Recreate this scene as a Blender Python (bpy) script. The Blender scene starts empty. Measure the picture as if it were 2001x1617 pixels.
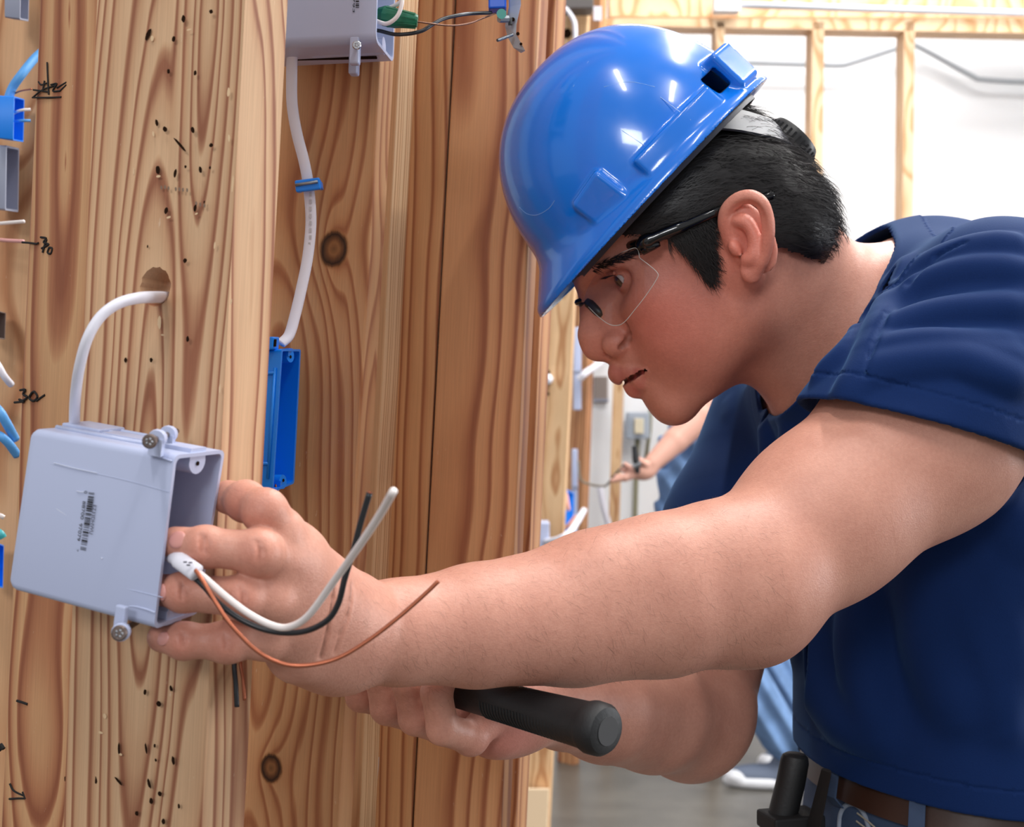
import bpy, bmesh, math, random
import numpy as np
from mathutils import Vector, Matrix
random.seed(7); np.random.seed(7)
SC = bpy.context.scene
COL = SC.collection

# ---------------------------------------------------------------- camera, world, lights, exposure
F_PX = 2800.0
CAM_H = 1.10
PITCH = math.radians(2.0); ROLL = math.radians(2.0)
cam_data = bpy.data.cameras.new('camera')
cam_data.sensor_fit = 'HORIZONTAL'; cam_data.sensor_width = 36.0
cam_data.lens = F_PX * 36.0 / 2001.0
cam_data.clip_start = 0.05; cam_data.clip_end = 60
cam = bpy.data.objects.new('camera', cam_data); COL.objects.link(cam)
CAMM = Matrix.Translation((0, 0, CAM_H)) @ Matrix.Rotation(math.pi/2 + PITCH, 4, 'X') @ Matrix.Rotation(ROLL, 4, 'Z')
cam.matrix_world = CAMM
SC.camera = cam
cam_data.dof.use_dof = True
cam_data.dof.focus_distance = 0.90
cam_data.dof.aperture_fstop = (F_PX*36.0/2001.0) / 3.4
CR = np.array(CAMM.to_3x3())
AX_R = CR[:, 0].copy(); AX_U = CR[:, 1].copy(); AX_F = -CR[:, 2].copy()
CPOS = np.array([0, 0, CAM_H])

world = bpy.data.worlds.new('world'); SC.world = world
world.use_nodes = True
wn = world.node_tree.nodes; wl = world.node_tree.links
wn['Background'].inputs[0].default_value = (0.93, 0.95, 1.0, 1)
wn['Background'].inputs[1].default_value = WORLD_STRENGTH = 0.58

def area_light(name, loc, target, sx, sy, power, color=(1, 0.98, 0.95)):
    ld = bpy.data.lights.new(name, 'AREA'); ld.shape = 'RECTANGLE'
    ld.size = sx; ld.size_y = sy; ld.energy = power; ld.color = color
    o = bpy.data.objects.new(name, ld); COL.objects.link(o)
    o.location = loc
    o.rotation_euler = (Vector(target) - Vector(loc)).to_track_quat('-Z', 'Y').to_euler()
    return o
# rows of ceiling fixtures, plus unseen area lamps added at right and front left
area_light('ceiling_light_row_a', (0.9, 2.6, 3.8), (0.9, 2.6, 0), 0.10, 3.4, 105)
area_light('ceiling_light_row_b', (2.3, 2.4, 3.8), (2.3, 2.4, 0), 0.10, 3.4, 105)
area_light('ceiling_light_row_c', (-0.5, -0.6, 3.8), (-0.5, -0.6, 0), 0.12, 1.2, 26)
area_light('ceiling_light_row_d', (0.9, -0.8, 3.8), (0.9, -0.8, 0), 0.12, 1.2, 22)
area_light('ceiling_light_row_e', (1.6, 5.0, 3.8), (1.6, 5.4, 0), 3.0, 0.3, 52)
area_light('unseen_right_lamp', (6.5, 2.2, 1.7), (0.4, 1.1, 1.1), 1.8, 2.6, 170, (0.95, 0.97, 1.0))
area_light('unseen_front_lamp', (-1.2, -4.6, 2.9), (0.0, 1.0, 1.1), 1.2, 0.9, 80, (0.97, 0.98, 1.0))

vs = SC.view_settings
SC.display_settings.display_device = 'sRGB'
vs.view_transform = 'Standard'; vs.look = 'None'; vs.gamma = 1.0
vs.exposure = 0.0
vs.use_curve_mapping = False

# ---------------------------------------------------------------- helpers
def P(px, py, d):
    """world point that lies d metres in front of the lens on the ray through a photo pixel"""
    return CPOS + AX_R*((px-1000.5)/F_PX*d) + AX_U*(-(py-808.5)/F_PX*d) + AX_F*d
def PV(px, py, d): return Vector(P(px, py, d))
def ray(px, py):
    v = AX_R*((px-1000.5)/F_PX) + AX_U*(-(py-808.5)/F_PX) + AX_F
    return v
def to_px(p):
    q = np.asarray(p, float) - CPOS
    d = q @ AX_F
    return 1000.5 + (q @ AX_R)/d*F_PX, 808.5 - (q @ AX_U)/d*F_PX, d
def nrm(v):
    v = np.asarray(v, float); return v/np.linalg.norm(v)

def link(o, parent=None):
    COL.objects.link(o)
    if parent is not None: o.parent = parent
    return o
def tag(o, label=None, cat=None, group=None, kind=None):
    if label: o['label'] = label
    if cat: o['category'] = cat
    if group: o['group'] = group
    if kind: o['kind'] = kind
    return o
def empty(name, loc, label=None, cat=None, group=None, kind=None):
    o = bpy.data.objects.new(name, None); COL.objects.link(o); o.location = Vector(loc)
    o.empty_display_size = 0.05
    return tag(o, label, cat, group, kind)
def parent_keep(o, parent):
    """parent without moving; parents here are unrotated empties or meshes at a location"""
    o.parent = parent
    o.matrix_parent_inverse = PM(parent).inverted()
def PM(o):
    m = o.matrix_basis.copy()
    if o.parent is not None: m = PM(o.parent) @ o.matrix_parent_inverse @ m
    return m
def mesh_obj(name, verts, faces, mat=None, parent=None, smooth=False, kind=None, label=None):
    me = bpy.data.meshes.new(name)
    me.from_pydata([tuple(map(float, v)) for v in verts], [], faces)
    if smooth: me.polygons.foreach_set('use_smooth', [True]*len(me.polygons))
    me.update()
    o = bpy.data.objects.new(name, me)
    if mat is not None: me.materials.append(mat)
    COL.objects.link(o)
    if parent is not None: parent_keep(o, parent)
    if kind: o['kind'] = kind
    if label: o['label'] = label
    return o
class MB:
    """collects simple solids into one mesh"""
    def __init__(s): s.v = []; s.f = []
    def add(s, vs_, fs_):
        b = len(s.v); s.v += [np.asarray(v, float) for v in vs_]; s.f += [tuple(b+i for i in f) for f in fs_]; return s
    def hexa(s, c):   # 8 corners: bottom 0..3, top 4..7 same order
        return s.add(c, [(3,2,1,0),(4,5,6,7),(0,1,5,4),(1,2,6,5),(2,3,7,6),(3,0,4,7)])
    def box(s, o, ax, ay, az):   # corner + three edge vectors
        o = np.asarray(o, float); ax, ay, az = map(np.asarray, (ax, ay, az))
        return s.hexa([o, o+ax, o+ax+ay, o+ay, o+az, o+ax+az, o+ax+ay+az, o+ay+az])
    def cbox(s, c, X, Y, Z, hx, hy, hz):   # centre, unit axes, half sizes
        X, Y, Z = map(np.asarray, (X, Y, Z))
        return s.box(np.asarray(c)-X*hx-Y*hy-Z*hz, X*2*hx, Y*2*hy, Z*2*hz)
    def tube(s, pts, r, n=10, flat=None, caps=True):
        pts = [np.asarray(p, float) for p in pts]; m = len(pts)
        rr = r if hasattr(r, '__len__') else [r]*m
        b = len(s.v); up = None
        for i in range(m):
            t = nrm(pts[min(i+1, m-1)] - pts[max(i-1, 0)])
            if up is None:
                a = np.array([0, 0, 1.]) if abs(t[2]) < .9 else np.array([1., 0, 0])
                if flat is not None: a = np.asarray(flat[0])
                up = nrm(a - t*(a @ t))
            else: up = nrm(up - t*(up @ t))
            side = np.cross(t, up)
            k = flat[1] if flat is not None else 1.0
            for j in range(n):
                a = 2*math.pi*j/n
                s.v.append(pts[i] + rr[i]*(math.cos(a)*up*k + math.sin(a)*side))
        for i in range(m-1):
            for j in range(n):
                j2 = (j+1) % n
                s.f.append((b+i*n+j, b+i*n+j2, b+(i+1)*n+j2, b+(i+1)*n+j))
        if caps:
            s.f.append(tuple(b+j for j in range(n))[::-1]); s.f.append(tuple(b+(m-1)*n+j for j in range(n)))
        return s
    def ball(s, c, rx, ry=None, rz=None, X=(1,0,0), Y=(0,1,0), Z=(0,0,1), nu=16, nv=10):
        ry = ry or rx; rz = rz or rx; c = np.asarray(c, float)
        X, Y, Z = map(np.asarray, (X, Y, Z)); b = len(s.v)
        s.v.append(c + Z*rz)
        for i in range(1, nv):
            th = math.pi*i/nv
            for j in range(nu):
                ph = 2*math.pi*j/nu
                s.v.append(c + X*rx*math.sin(th)*math.cos(ph) + Y*ry*math.sin(th)*math.sin(ph) + Z*rz*math.cos(th))
        s.v.append(c - Z*rz); e = len(s.v)-1
        for j in range(nu):
            s.f.append((b, b+1+j, b+1+(j+1) % nu))
            s.f.append((e, b+1+(nv-2)*nu+(j+1) % nu, b+1+(nv-2)*nu+j))
        for i in range(nv-2):
            for j in range(nu):
                j2 = (j+1) % nu
                s.f.append((b+1+i*nu+j, b+1+(i+1)*nu+j, b+1+(i+1)*nu+j2, b+1+i*nu+j2))
        return s
    def build(s, name, mat=None, parent=None, smooth=False, kind=None, label=None, bevel=0, auto=None):
        o = mesh_obj(name, s.v, s.f, mat, parent, smooth, kind, label)
        if bevel:
            m = o.modifiers.new('bevel', 'BEVEL'); m.width = bevel; m.segments = 2; m.limit_method = 'ANGLE'
            m.angle_limit = math.radians(40); m.harden_normals = False
        if auto:
            o.data.polygons.foreach_set('use_smooth', [True]*len(o.data.polygons))
            es = o.data
            bm = bmesh.new(); bm.from_mesh(es); bmesh.ops.recalc_face_normals(bm, faces=bm.faces)
            for e in bm.edges:
                if len(e.link_faces) == 2 and e.calc_face_angle(0) > math.radians(auto): e.smooth = False
            bm.to_mesh(es); bm.free()
        return o
def spline(pts, n=8):
    """Catmull-Rom through the points"""
    p = [np.asarray(q, float) for q in pts]; p = [2*p[0]-p[1]] + p + [2*p[-1]-p[-2]]
    out = []
    for i in range(1, len(p)-2):
        for k in range(n):
            t = k/n
            out.append(.5*((2*p[i]) + (p[i+1]-p[i-1])*t + (2*p[i-1]-5*p[i]+4*p[i+1]-p[i+2])*t*t + (3*p[i]-p[i-1]-3*p[i+1]+p[i+2])*t**3))
    out.append(p[-2]); return out

# ---------------------------------------------------------------- materials
def srgb(r, g, b):
    f = lambda c: (c/255/12.92) if c/255 <= .04045 else ((c/255+.055)/1.055)**2.4
    return (f(r), f(g), f(b), 1)
def new_mat(name):
    m = bpy.data.materials.new(name); m.use_nodes = True
    return m, m.node_tree.nodes, m.node_tree.links, m.node_tree.nodes['Principled BSDF']
def simple(name, col, rough=.5, metal=0, spec=.5, noise=None, bump=None, coat=0, sss=0):
    m, n, l, b = new_mat(name)
    b.inputs['Base Color'].default_value = col; b.inputs['Roughness'].default_value = rough
    b.inputs['Metallic'].default_value = metal; b.inputs['Specular IOR Level'].default_value = spec
    if coat: b.inputs['Coat Weight'].default_value = coat; b.inputs['Coat Roughness'].default_value = .08
    if noise or bump:
        tc = n.new('ShaderNodeTexCoord')
    if noise:   # (scale, amount)
        t = n.new('ShaderNodeTexNoise'); t.inputs['Scale'].default_value = noise[0]; t.inputs['Detail'].default_value = 5
        l.new(tc.outputs['Object'], t.inputs['Vector'])
        mx = n.new('ShaderNodeMix'); mx.data_type = 'RGBA'
        mx.inputs[6].default_value = tuple(c*(1-noise[1]) for c in col[:3])+(1,)
        mx.inputs[7].default_value = tuple(min(1, c*(1+noise[1])) for c in col[:3])+(1,)
        l.new(t.outputs['Fac'], mx.inputs[0]); l.new(mx.outputs[2], b.inputs['Base Color'])
    if bump:    # (scale, strength, distance)
        t2 = n.new('ShaderNodeTexNoise'); t2.inputs['Scale'].default_value = bump[0]; t2.inputs['Detail'].default_value = 4
        l.new(tc.outputs['Object'], t2.inputs['Vector'])
        bp = n.new('ShaderNodeBump'); bp.inputs['Strength'].default_value = bump[1]; bp.inputs['Distance'].default_value = bump[2]
        l.new(t2.outputs['Fac'], bp.inputs['Height']); l.new(bp.outputs['Normal'], b.inputs['Normal'])
    return m

def mth(n, l, op, a, b=None, c=None):
    q = n.new('ShaderNodeMath'); q.operation = op
    for i, v in enumerate((a, b, c)):
        if v is None: continue
        if isinstance(v, (int, float)): q.inputs[i].default_value = v
        else: l.new(v, q.inputs[i])
    return q.outputs[0]

def wood(name, light=(214,172,124), mid=(196,146,95), dark=(160,98,52), cx=0.0, cy=0.03, tilt=0.10, freq=150, seed=0.0,
         wob=0.012, contrast=1.0, knots=(), heart2=None, rough=.55):
    """sawn pine: growth rings round a tilted heart, local x = width, y = depth, z = length"""
    m, n, l, b = new_mat(name)
    tc = n.new('ShaderNodeTexCoord'); sp = n.new('ShaderNodeSeparateXYZ'); l.new(tc.outputs['Object'], sp.inputs[0])
    X, Y, Z = sp.outputs
    # slow wander of the heart along the length
    cz = n.new('ShaderNodeCombineXYZ'); l.new(mth(n, l, 'MULTIPLY', X, 1.5), cz.inputs[0]); l.new(mth(n, l, 'MULTIPLY', Y, 1.5), cz.inputs[1]); l.new(Z, cz.inputs[2])
    mp = n.new('ShaderNodeVectorMath'); mp.operation = 'ADD'; mp.inputs[1].default_value = (seed, seed*1.7, seed*2.3); l.new(cz.outputs[0], mp.inputs[0])
    w1 = n.new('ShaderNodeTexNoise'); w1.inputs['Scale'].default_value = 4.2; w1.inputs['Detail'].default_value = 1.0
    l.new(mp.outputs[0], w1.inputs['Vector'])
    ws = n.new('ShaderNodeSeparateColor'); l.new(w1.outputs['Color'], ws.inputs[0])
    fine = n.new('ShaderNodeVectorMath'); fine.operation = 'MULTIPLY'; fine.inputs[1].default_value = (60, 60, 7); l.new(mp.outputs[0], fine.inputs[0])
    w2 = n.new('ShaderNodeTexNoise'); w2.inputs['Scale'].default_value = 1.0; w2.inputs['Detail'].default_value = 2; l.new(fine.outputs[0], w2.inputs['Vector'])
    dx = mth(n, l, 'ADD', mth(n, l, 'SUBTRACT', X, cx), mth(n, l, 'MULTIPLY', mth(n, l, 'SUBTRACT', ws.outputs[0], .5), wob*2.2))
    yy = mth(n, l, 'ADD', mth(n, l, 'SUBTRACT', Y, cy), mth(n, l, 'MULTIPLY', Z, tilt))
    dy = mth(n, l, 'ADD', yy, mth(n, l, 'MULTIPLY', mth(n, l, 'SUBTRACT', ws.outputs[1], .5), wob*6))
    r = mth(n, l, 'SQRT', mth(n, l, 'ADD', mth(n, l, 'MULTIPLY', dx, dx), mth(n, l, 'MULTIPLY', dy, dy)))
    if heart2:
        ax_ = mth(n, l, 'ADD', mth(n, l, 'SUBTRACT', X, heart2[0]), mth(n, l, 'MULTIPLY', mth(n, l, 'SUBTRACT', ws.outputs[2], .5), wob*2))
        ay_ = mth(n, l, 'MULTIPLY', mth(n, l, 'SUBTRACT', Z, heart2[1]), heart2[2])
        ay_ = mth(n, l, 'ADD', ay_, mth(n, l, 'MULTIPLY', mth(n, l, 'SUBTRACT', ws.outputs[1], .5), wob*2))
        r2 = mth(n, l, 'ADD', mth(n, l, 'SQRT', mth(n, l, 'ADD', mth(n, l, 'MULTIPLY', ax_, ax_), mth(n, l, 'MULTIPLY', ay_, ay_))), heart2[3])
        r = mth(n, l, 'SMOOTH_MIN', r, r2, .006)
    r = mth(n, l, 'ADD', r, mth(n, l, 'MULTIPLY', w2.outputs['Fac'], .0022))
    rn_ = n.new('ShaderNodeTexNoise'); rn_.noise_dimensions = '1D'; rn_.inputs['Scale'].default_value = freq*.45; rn_.inputs['Detail'].default_value = 1
    l.new(mth(n, l, 'ADD', r, seed), rn_.inputs['W'])
    r = mth(n, l, 'ADD', r, mth(n, l, 'MULTIPLY', rn_.outputs['Fac'], 1.5/freq))
    kdark = None
    for (kx, kz, kr) in knots:
        ex = mth(n, l, 'SUBTRACT', X, kx); ez = mth(n, l, 'MULTIPLY', mth(n, l, 'SUBTRACT', Z, kz), .62)
        kd = mth(n, l, 'SQRT', mth(n, l, 'ADD', mth(n, l, 'MULTIPLY', ex, ex), mth(n, l, 'MULTIPLY', ez, ez)))
        g = mth(n, l, 'POWER', 2.718, mth(n, l, 'MULTIPLY', kd, -1.0/(kr*1.9)))
        r = mth(n, l, 'ADD', r, mth(n, l, 'MULTIPLY', g, kr*2.6))
    ph = mth(n, l, 'FRACT', mth(n, l, 'MULTIPLY', r, freq))
    cr = n.new('ShaderNodeValToRGB'); l.new(ph, cr.inputs[0])
    e = cr.color_ramp.elements
    e[0].position = 0; e[0].color = srgb(*light); e[1].position = 1; e[1].color = srgb(*light)
    mixc = lambda k: tuple(m_*(1-contrast*k)+d_*contrast*k for m_, d_ in zip(mid, dark))
    for pos, c in ((.34, tuple((a_*2+b_)/3 for a_, b_ in zip(light, mid))), (.56, mid), (.68, mixc(.5)), (.76, mixc(.95)), (.84, mixc(.9)), (.92, mixc(.35)), (.97, tuple((a_+b_)/2 for a_, b_ in zip(light, mid)))):
        q = e.new(pos); q.color = srgb(*c)
    # fibres
    fv = n.new('ShaderNodeVectorMath'); fv.operation = 'MULTIPLY'; fv.inputs[1].default_value = (900, 900, 18); l.new(mp.outputs[0], fv.inputs[0])
    fb = n.new('ShaderNodeTexNoise'); fb.inputs['Scale'].default_value = 1; fb.inputs['Detail'].default_value = 3; l.new(fv.outputs[0], fb.inputs['Vector'])
    # blotches
    bl = n.new('ShaderNodeTexNoise'); bl.inputs['Scale'].default_value = 9; bl.inputs['Detail'].default_value = 4; l.new(mp.outputs[0], bl.inputs['Vector'])
    val = mth(n, l, 'ADD', .68, mth(n, l, 'ADD', mth(n, l, 'MULTIPLY', fb.outputs['Fac'], .38), mth(n, l, 'MULTIPLY', bl.outputs['Fac'], .26)))
    hsv = n.new('ShaderNodeHueSaturation'); l.new(cr.outputs[0], hsv.inputs['Color']); l.new(val, hsv.inputs['Value']); hsv.inputs['Saturation'].default_value = .93; hsv.inputs['Hue'].default_value = .4965
    out = hsv.outputs[0]
    # scuffs: pale scratches
    sv = n.new('ShaderNodeVectorMath'); sv.operation = 'MULTIPLY'; sv.inputs[1].default_value = (170, 170, 60); l.new(mp.outputs[0], sv.inputs[0])
    sn = n.new('ShaderNodeTexNoise'); sn.inputs['Scale'].default_value = 1; sn.inputs['Detail'].default_value = 5; sn.inputs['Roughness'].default_value = .7; l.new(sv.outputs[0], sn.inputs['Vector'])
    sm = mth(n, l, 'MULTIPLY', mth(n, l, 'GREATER_THAN', sn.outputs['Fac'], .70), .35)
    mx = n.new('ShaderNodeMix'); mx.data_type = 'RGBA'; l.new(sm, mx.inputs[0]); l.new(out, mx.inputs[6]); mx.inputs[7].default_value = srgb(226, 205, 180)
    out = mx.outputs[2]
    for (kx, kz, kr) in knots:
        ex = mth(n, l, 'SUBTRACT', X, kx); ez = mth(n, l, 'MULTIPLY', mth(n, l, 'SUBTRACT', Z, kz), .85)
        kd = mth(n, l, 'SQRT', mth(n, l, 'ADD', mth(n, l, 'MULTIPLY', ex, ex), mth(n, l, 'MULTIPLY', ez, ez)))
        kd = mth(n, l, 'ADD', kd, mth(n, l, 'MULTIPLY', mth(n, l, 'SUBTRACT', sn.outputs['Fac'], .5), kr*.35))
        rr = n.new('ShaderNodeValToRGB'); l.new(mth(n, l, 'DIVIDE', kd, kr*2), rr.inputs[0])
        ee = rr.color_ramp.elements; ee[0].position = 0; ee[0].color = srgb(120, 84, 52); ee[1].position = .62; ee[1].color = srgb(*mid)
        for pos, c in ((.18, (150,104,64)), (.30, (110,72,44)), (.43, (52,34,22)), (.5, (110,72,44))):
            q = ee.new(pos); q.color = srgb(*c)
        al = n.new('ShaderNodeMapRange'); l.new(kd, al.inputs[0]); al.inputs[1].default_value = kr*1.0; al.inputs[2].default_value = kr*1.25; al.inputs[3].default_value = 1; al.inputs[4].default_value = 0
        mk = n.new('ShaderNodeMix'); mk.data_type = 'RGBA'; l.new(al.outputs[0], mk.inputs[0]); l.new(out, mk.inputs[6]); l.new(rr.outputs[0], mk.inputs[7])
        out = mk.outputs[2]
    l.new(out, b.inputs['Base Color'])
    b.inputs['Roughness'].default_value = rough; b.inputs['Specular IOR Level'].default_value = .3
    bp = n.new('ShaderNodeBump'); bp.inputs['Strength'].default_value = .25; bp.inputs['Distance'].default_value = .0004
    l.new(mth(n, l, 'ADD', mth(n, l, 'MULTIPLY', ph, .0), fb.outputs['Fac']), bp.inputs['Height']); l.new(bp.outputs['Normal'], b.inputs['Normal'])
    return m
# ---------------------------------------------------------------- signed-distance modelling (bodies, hat, clothes)
def smin(a, b, k):
    if k <= 0: return np.minimum(a, b)
    h = np.clip(.5 + .5*(b-a)/k, 0, 1)
    return b*(1-h) + a*h - k*h*(1-h)
def smax(a, b, k): return -smin(-a, -b, k)
class Field:
    def __init__(s): s.ops = []
    def _add(s, fn, c, R, op, k, ext=.0):
        s.ops.append((fn, np.asarray(c, float), R, op, k)); return s
    def S(s, c, r, op='u', k=.01):
        c = np.asarray(c, float)
        return s._add(lambda p: np.linalg.norm(p-c, axis=1)-r, c, r, op, k)
    def C(s, a, b, ra, rb=None, op='u', k=.01):
        a = np.asarray(a, float); b = np.asarray(b, float); rb = ra if rb is None else rb
        ab = b-a; L2 = max(ab @ ab, 1e-12)
        def fn(p):
            t = np.clip(((p-a) @ ab)/L2, 0, 1)
            return np.linalg.norm(p-a-t[:, None]*ab, axis=1) - (ra+(rb-ra)*t)
        return s._add(fn, (a+b)/2, math.sqrt(L2)/2+max(ra, rb), op, k)
    def chain(s, pts, rs, op='u', k=.01):
        for i in range(len(pts)-1): s.C(pts[i], pts[i+1], rs[i], rs[i+1], op, k if i == 0 else min(k, .006))
        return s
    def E(s, c, rad, axes=None, op='u', k=.01):
        c = np.asarray(c, float); rad = np.asarray(rad, float)
        A = np.eye(3) if axes is None else np.asarray(axes, float)   # rows = axes
        def fn(p):
            q = (p-c) @ A.T
            k0 = np.linalg.norm(q/rad, axis=1); k1 = np.linalg.norm(q/rad**2, axis=1)
            return np.where(k1 > 1e-9, k0*(k0-1)/np.maximum(k1, 1e-9), -rad.min())
        return s._add(fn, c, rad.max(), op, k)
    def B(s, c, half, axes, rnd=.002, op='u', k=.004):
        c = np.asarray(c, float); h = np.asarray(half, float)-rnd; A = np.asarray(axes, float)
        def fn(p):
            q = np.abs((p-c) @ A.T)-h
            return np.linalg.norm(np.maximum(q, 0), axis=1)+np.minimum(q.max(axis=1), 0)-rnd
        return s._add(fn, c, np.linalg.norm(h)+rnd, op, k)
    def fn(s, f, c, R, op='u', k=0.0): return s._add(f, c, R, op, k)
    def ev(s, p, ops=None):
        D = np.full(len(p), .25)
        for (fn, c, R, op, k) in (s.ops if ops is None else ops):
            d = fn(p)
            if op == 'u': D = smin(D, d, k)
            elif op == 's': D = smax(D, -d, k)
            elif op == 'i': D = smax(D, d, k)
            elif op == 'm': D = D + d          # displacement
            elif op == 'shell': D = np.maximum(D, -(D+k))
        return D
    def near(s, c, rad):
        return [o for o in s.ops if o[3] in ('i', 'm', 'shell') or np.linalg.norm(o[1]-c) < o[2]+rad+o[4]+.022]
    def hit(s, px, py, d0=.4, d1=2.0):
        """first surface point on the ray through a photo pixel"""
        px = np.atleast_1d(np.asarray(px, float)); py = np.atleast_1d(np.asarray(py, float))
        dirs = np.stack([ray(a, b) for a, b in zip(px, py)]); L = np.linalg.norm(dirs, axis=1)
        t = np.full(len(px), d0)
        for _ in range(90):
            D = s.ev(CPOS + dirs*t[:, None])
            t = np.clip(t + .75*D/L, d0, d1)
        return CPOS + dirs*t[:, None], t
    def mesh(s, h, lo, hi, pad=0):
        lo = np.asarray(lo, float); hi = np.asarray(hi, float)
        N = 16; bs = N*h
        nb = np.ceil((hi-lo)/bs).astype(int)
        g = np.stack(np.meshgrid(*[np.arange(k) for k in nb], indexing='ij'), -1).reshape(-1, 3)
        cen = lo + (g+.5)*bs
        D = np.concatenate([s.ev(cen[i:i+20000]) for i in range(0, len(cen), 20000)])
        hd = bs*math.sqrt(3)/2
        g = g[np.abs(D) < hd*1.5+.006]
        nx, ny, nz = nb*N+2
        cid = lambda c: (c[..., 0]+1) + nx*((c[..., 1]+1) + ny*(c[..., 2]+1).astype(np.int64))
        off = np.stack(np.meshgrid(*[np.arange(N+1)]*3, indexing='ij'), -1)
        offf = off.reshape(-1, 3)*h
        V = []; ID = []; NR = []; Q = []
        corners = [(i, j, k) for i in (0, 1) for j in (0, 1) for k in (0, 1)]
        edges = [(a, b) for a in range(8) for b in range(a+1, 8) if sum(abs(corners[a][q]-corners[b][q]) for q in range(3)) == 1]
        cor = np.array(corners, float)
        for b in g:
            o = lo + b*bs
            ops = s.near(o+bs/2, hd)
            if not ops: continue
            val = s.ev(o+offf, ops).reshape(N+1, N+1, N+1)
            sg = val < 0
            if sg.all() or not sg.any(): continue
            cs = np.stack([sg[c[0]:N+c[0], c[1]:N+c[1], c[2]:N+c[2]] for c in corners], -1)
            act = cs.any(-1) & ~cs.all(-1)
            ci = np.argwhere(act)
            cv = np.stack([val[ci[:, 0]+c[0], ci[:, 1]+c[1], ci[:, 2]+c[2]] for c in corners], -1)
            acc = np.zeros((len(ci), 3)); cnt = np.zeros(len(ci))
            for (a, e) in edges:
                va, ve = cv[:, a], cv[:, e]
                x = (va < 0) != (ve < 0)
                t = np.where(x, va/np.where(x, va-ve, 1), 0)
                acc += np.where(x[:, None], cor[a]+(cor[e]-cor[a])*t[:, None], 0); cnt += x
            v = o + (ci + acc/cnt[:, None])*h
            eps = h*.5
            for it in range(2):
                G = np.zeros_like(v)
                for sx in ((1, 1, 1), (1, -1, -1), (-1, 1, -1), (-1, -1, 1)):
                    sx = np.array(sx, float); G += sx*s.ev(v+sx*eps, ops)[:, None]
                G /= (4*eps); gl = np.linalg.norm(G, axis=1); gl = np.maximum(gl, .2)
                if it == 0:
                    st = -(s.ev(v, ops)/gl**2)[:, None]*G
                    ln = np.linalg.norm(st, axis=1)[:, None]
                    v = v + st*np.minimum(1, .5*h/np.maximum(ln, 1e-12))
            V.append(v); NR.append(G/np.maximum(np.linalg.norm(G, axis=1), 1e-9)[:, None])
            base = b*N
            ID.append(cid(ci+base))
            for ax in range(3):
                sl = [slice(0, N)]*3; sl2 = list(sl); sl2[ax] = slice(1, N+1)
                A = sg[tuple(sl)]; B_ = sg[tuple(sl2)]
                e = np.argwhere(A != B_)
                if not len(e): continue
                u, w = [(1, 2), (2, 0), (0, 1)][ax]
                c0 = e+base
                du = np.zeros(3, int); du[u] = 1; dw = np.zeros(3, int); dw[w] = 1
                q = np.stack([cid(c0-du-dw), cid(c0-dw), cid(c0), cid(c0-du)], -1)
                fl = ~A[tuple(e.T)]
                q[fl] = q[fl][:, ::-1]
                Q.append(q)
        V = np.concatenate(V); NR = np.concatenate(NR); ID = np.concatenate(ID); Q = np.concatenate(Q)
        so = np.argsort(ID); IDs = ID[so]
        ix = np.clip(np.searchsorted(IDs, Q), 0, len(IDs)-1)
        ok = (IDs[ix] == Q).all(1)
        Fq = so[ix[ok]]
        # close the odd one-cell gap between blocks
        E_ = np.concatenate([Fq[:, [0, 1]], Fq[:, [1, 2]], Fq[:, [2, 3]], Fq[:, [3, 0]]])
        key = np.sort(E_, 1); key = key[:, 0].astype(np.int64)*len(V)+key[:, 1]
        uq, inv, cn_ = np.unique(key, return_inverse=True, return_counts=True)
        be = E_[cn_[inv] == 1]; nxt = {int(b): int(a) for a, b in be}; new = []
        while nxt:
            s0 = next(iter(nxt)); lp = [s0]; cur = nxt.pop(s0)
            while cur != s0 and cur in nxt and len(lp) < 40: lp.append(cur); cur = nxt.pop(cur)
            if cur == s0 and 4 <= len(lp) <= 16:
                for q_ in range(1, len(lp)-2, 2): new.append((lp[0], lp[q_], lp[q_+1], lp[q_+2]))
        if new: Fq = np.concatenate([Fq, np.array(new)])
        return V, Fq, NR
def sdf_obj(name, V, Fq, NR, mat, parent=None, color=None, label=None, keep=None):
    if keep is not None:
        fk = keep[Fq].all(1); Fq = Fq[fk]
        used = np.zeros(len(V), bool); used[Fq.ravel()] = True
        mp = np.cumsum(used)-1; Fq = mp[Fq]; V = V[used]; NR = NR[used]
        if color is not None: color = color[used]
    me = bpy.data.meshes.new(name)
    me.vertices.add(len(V)); me.vertices.foreach_set('co', V.astype(np.float32).ravel())
    me.loops.add(len(Fq)*4); me.loops.foreach_set('vertex_index', Fq.astype(np.int32).ravel())
    me.polygons.add(len(Fq)); me.polygons.foreach_set('loop_start', np.arange(0, len(Fq)*4, 4, dtype=np.int32))
    me.polygons.foreach_set('use_smooth', np.ones(len(Fq), bool))
    me.update(calc_edges=True); me.validate()
    try: me.normals_split_custom_set_from_vertices(NR.astype(np.float32).tolist())
    except Exception as ex: print('normals', ex)
    if color is not None:
        a = me.color_attributes.new('tint', 'FLOAT_COLOR', 'POINT')
        a.data.foreach_set('color', np.concatenate([color, np.ones((len(color), 1))], 1).astype(np.float32).ravel())
    if mat: me.materials.append(mat)
    o = bpy.data.objects.new(name, me); COL.objects.link(o)
    if parent is not None: parent_keep(o, parent)
    if label: o['label'] = label
    return o
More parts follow.
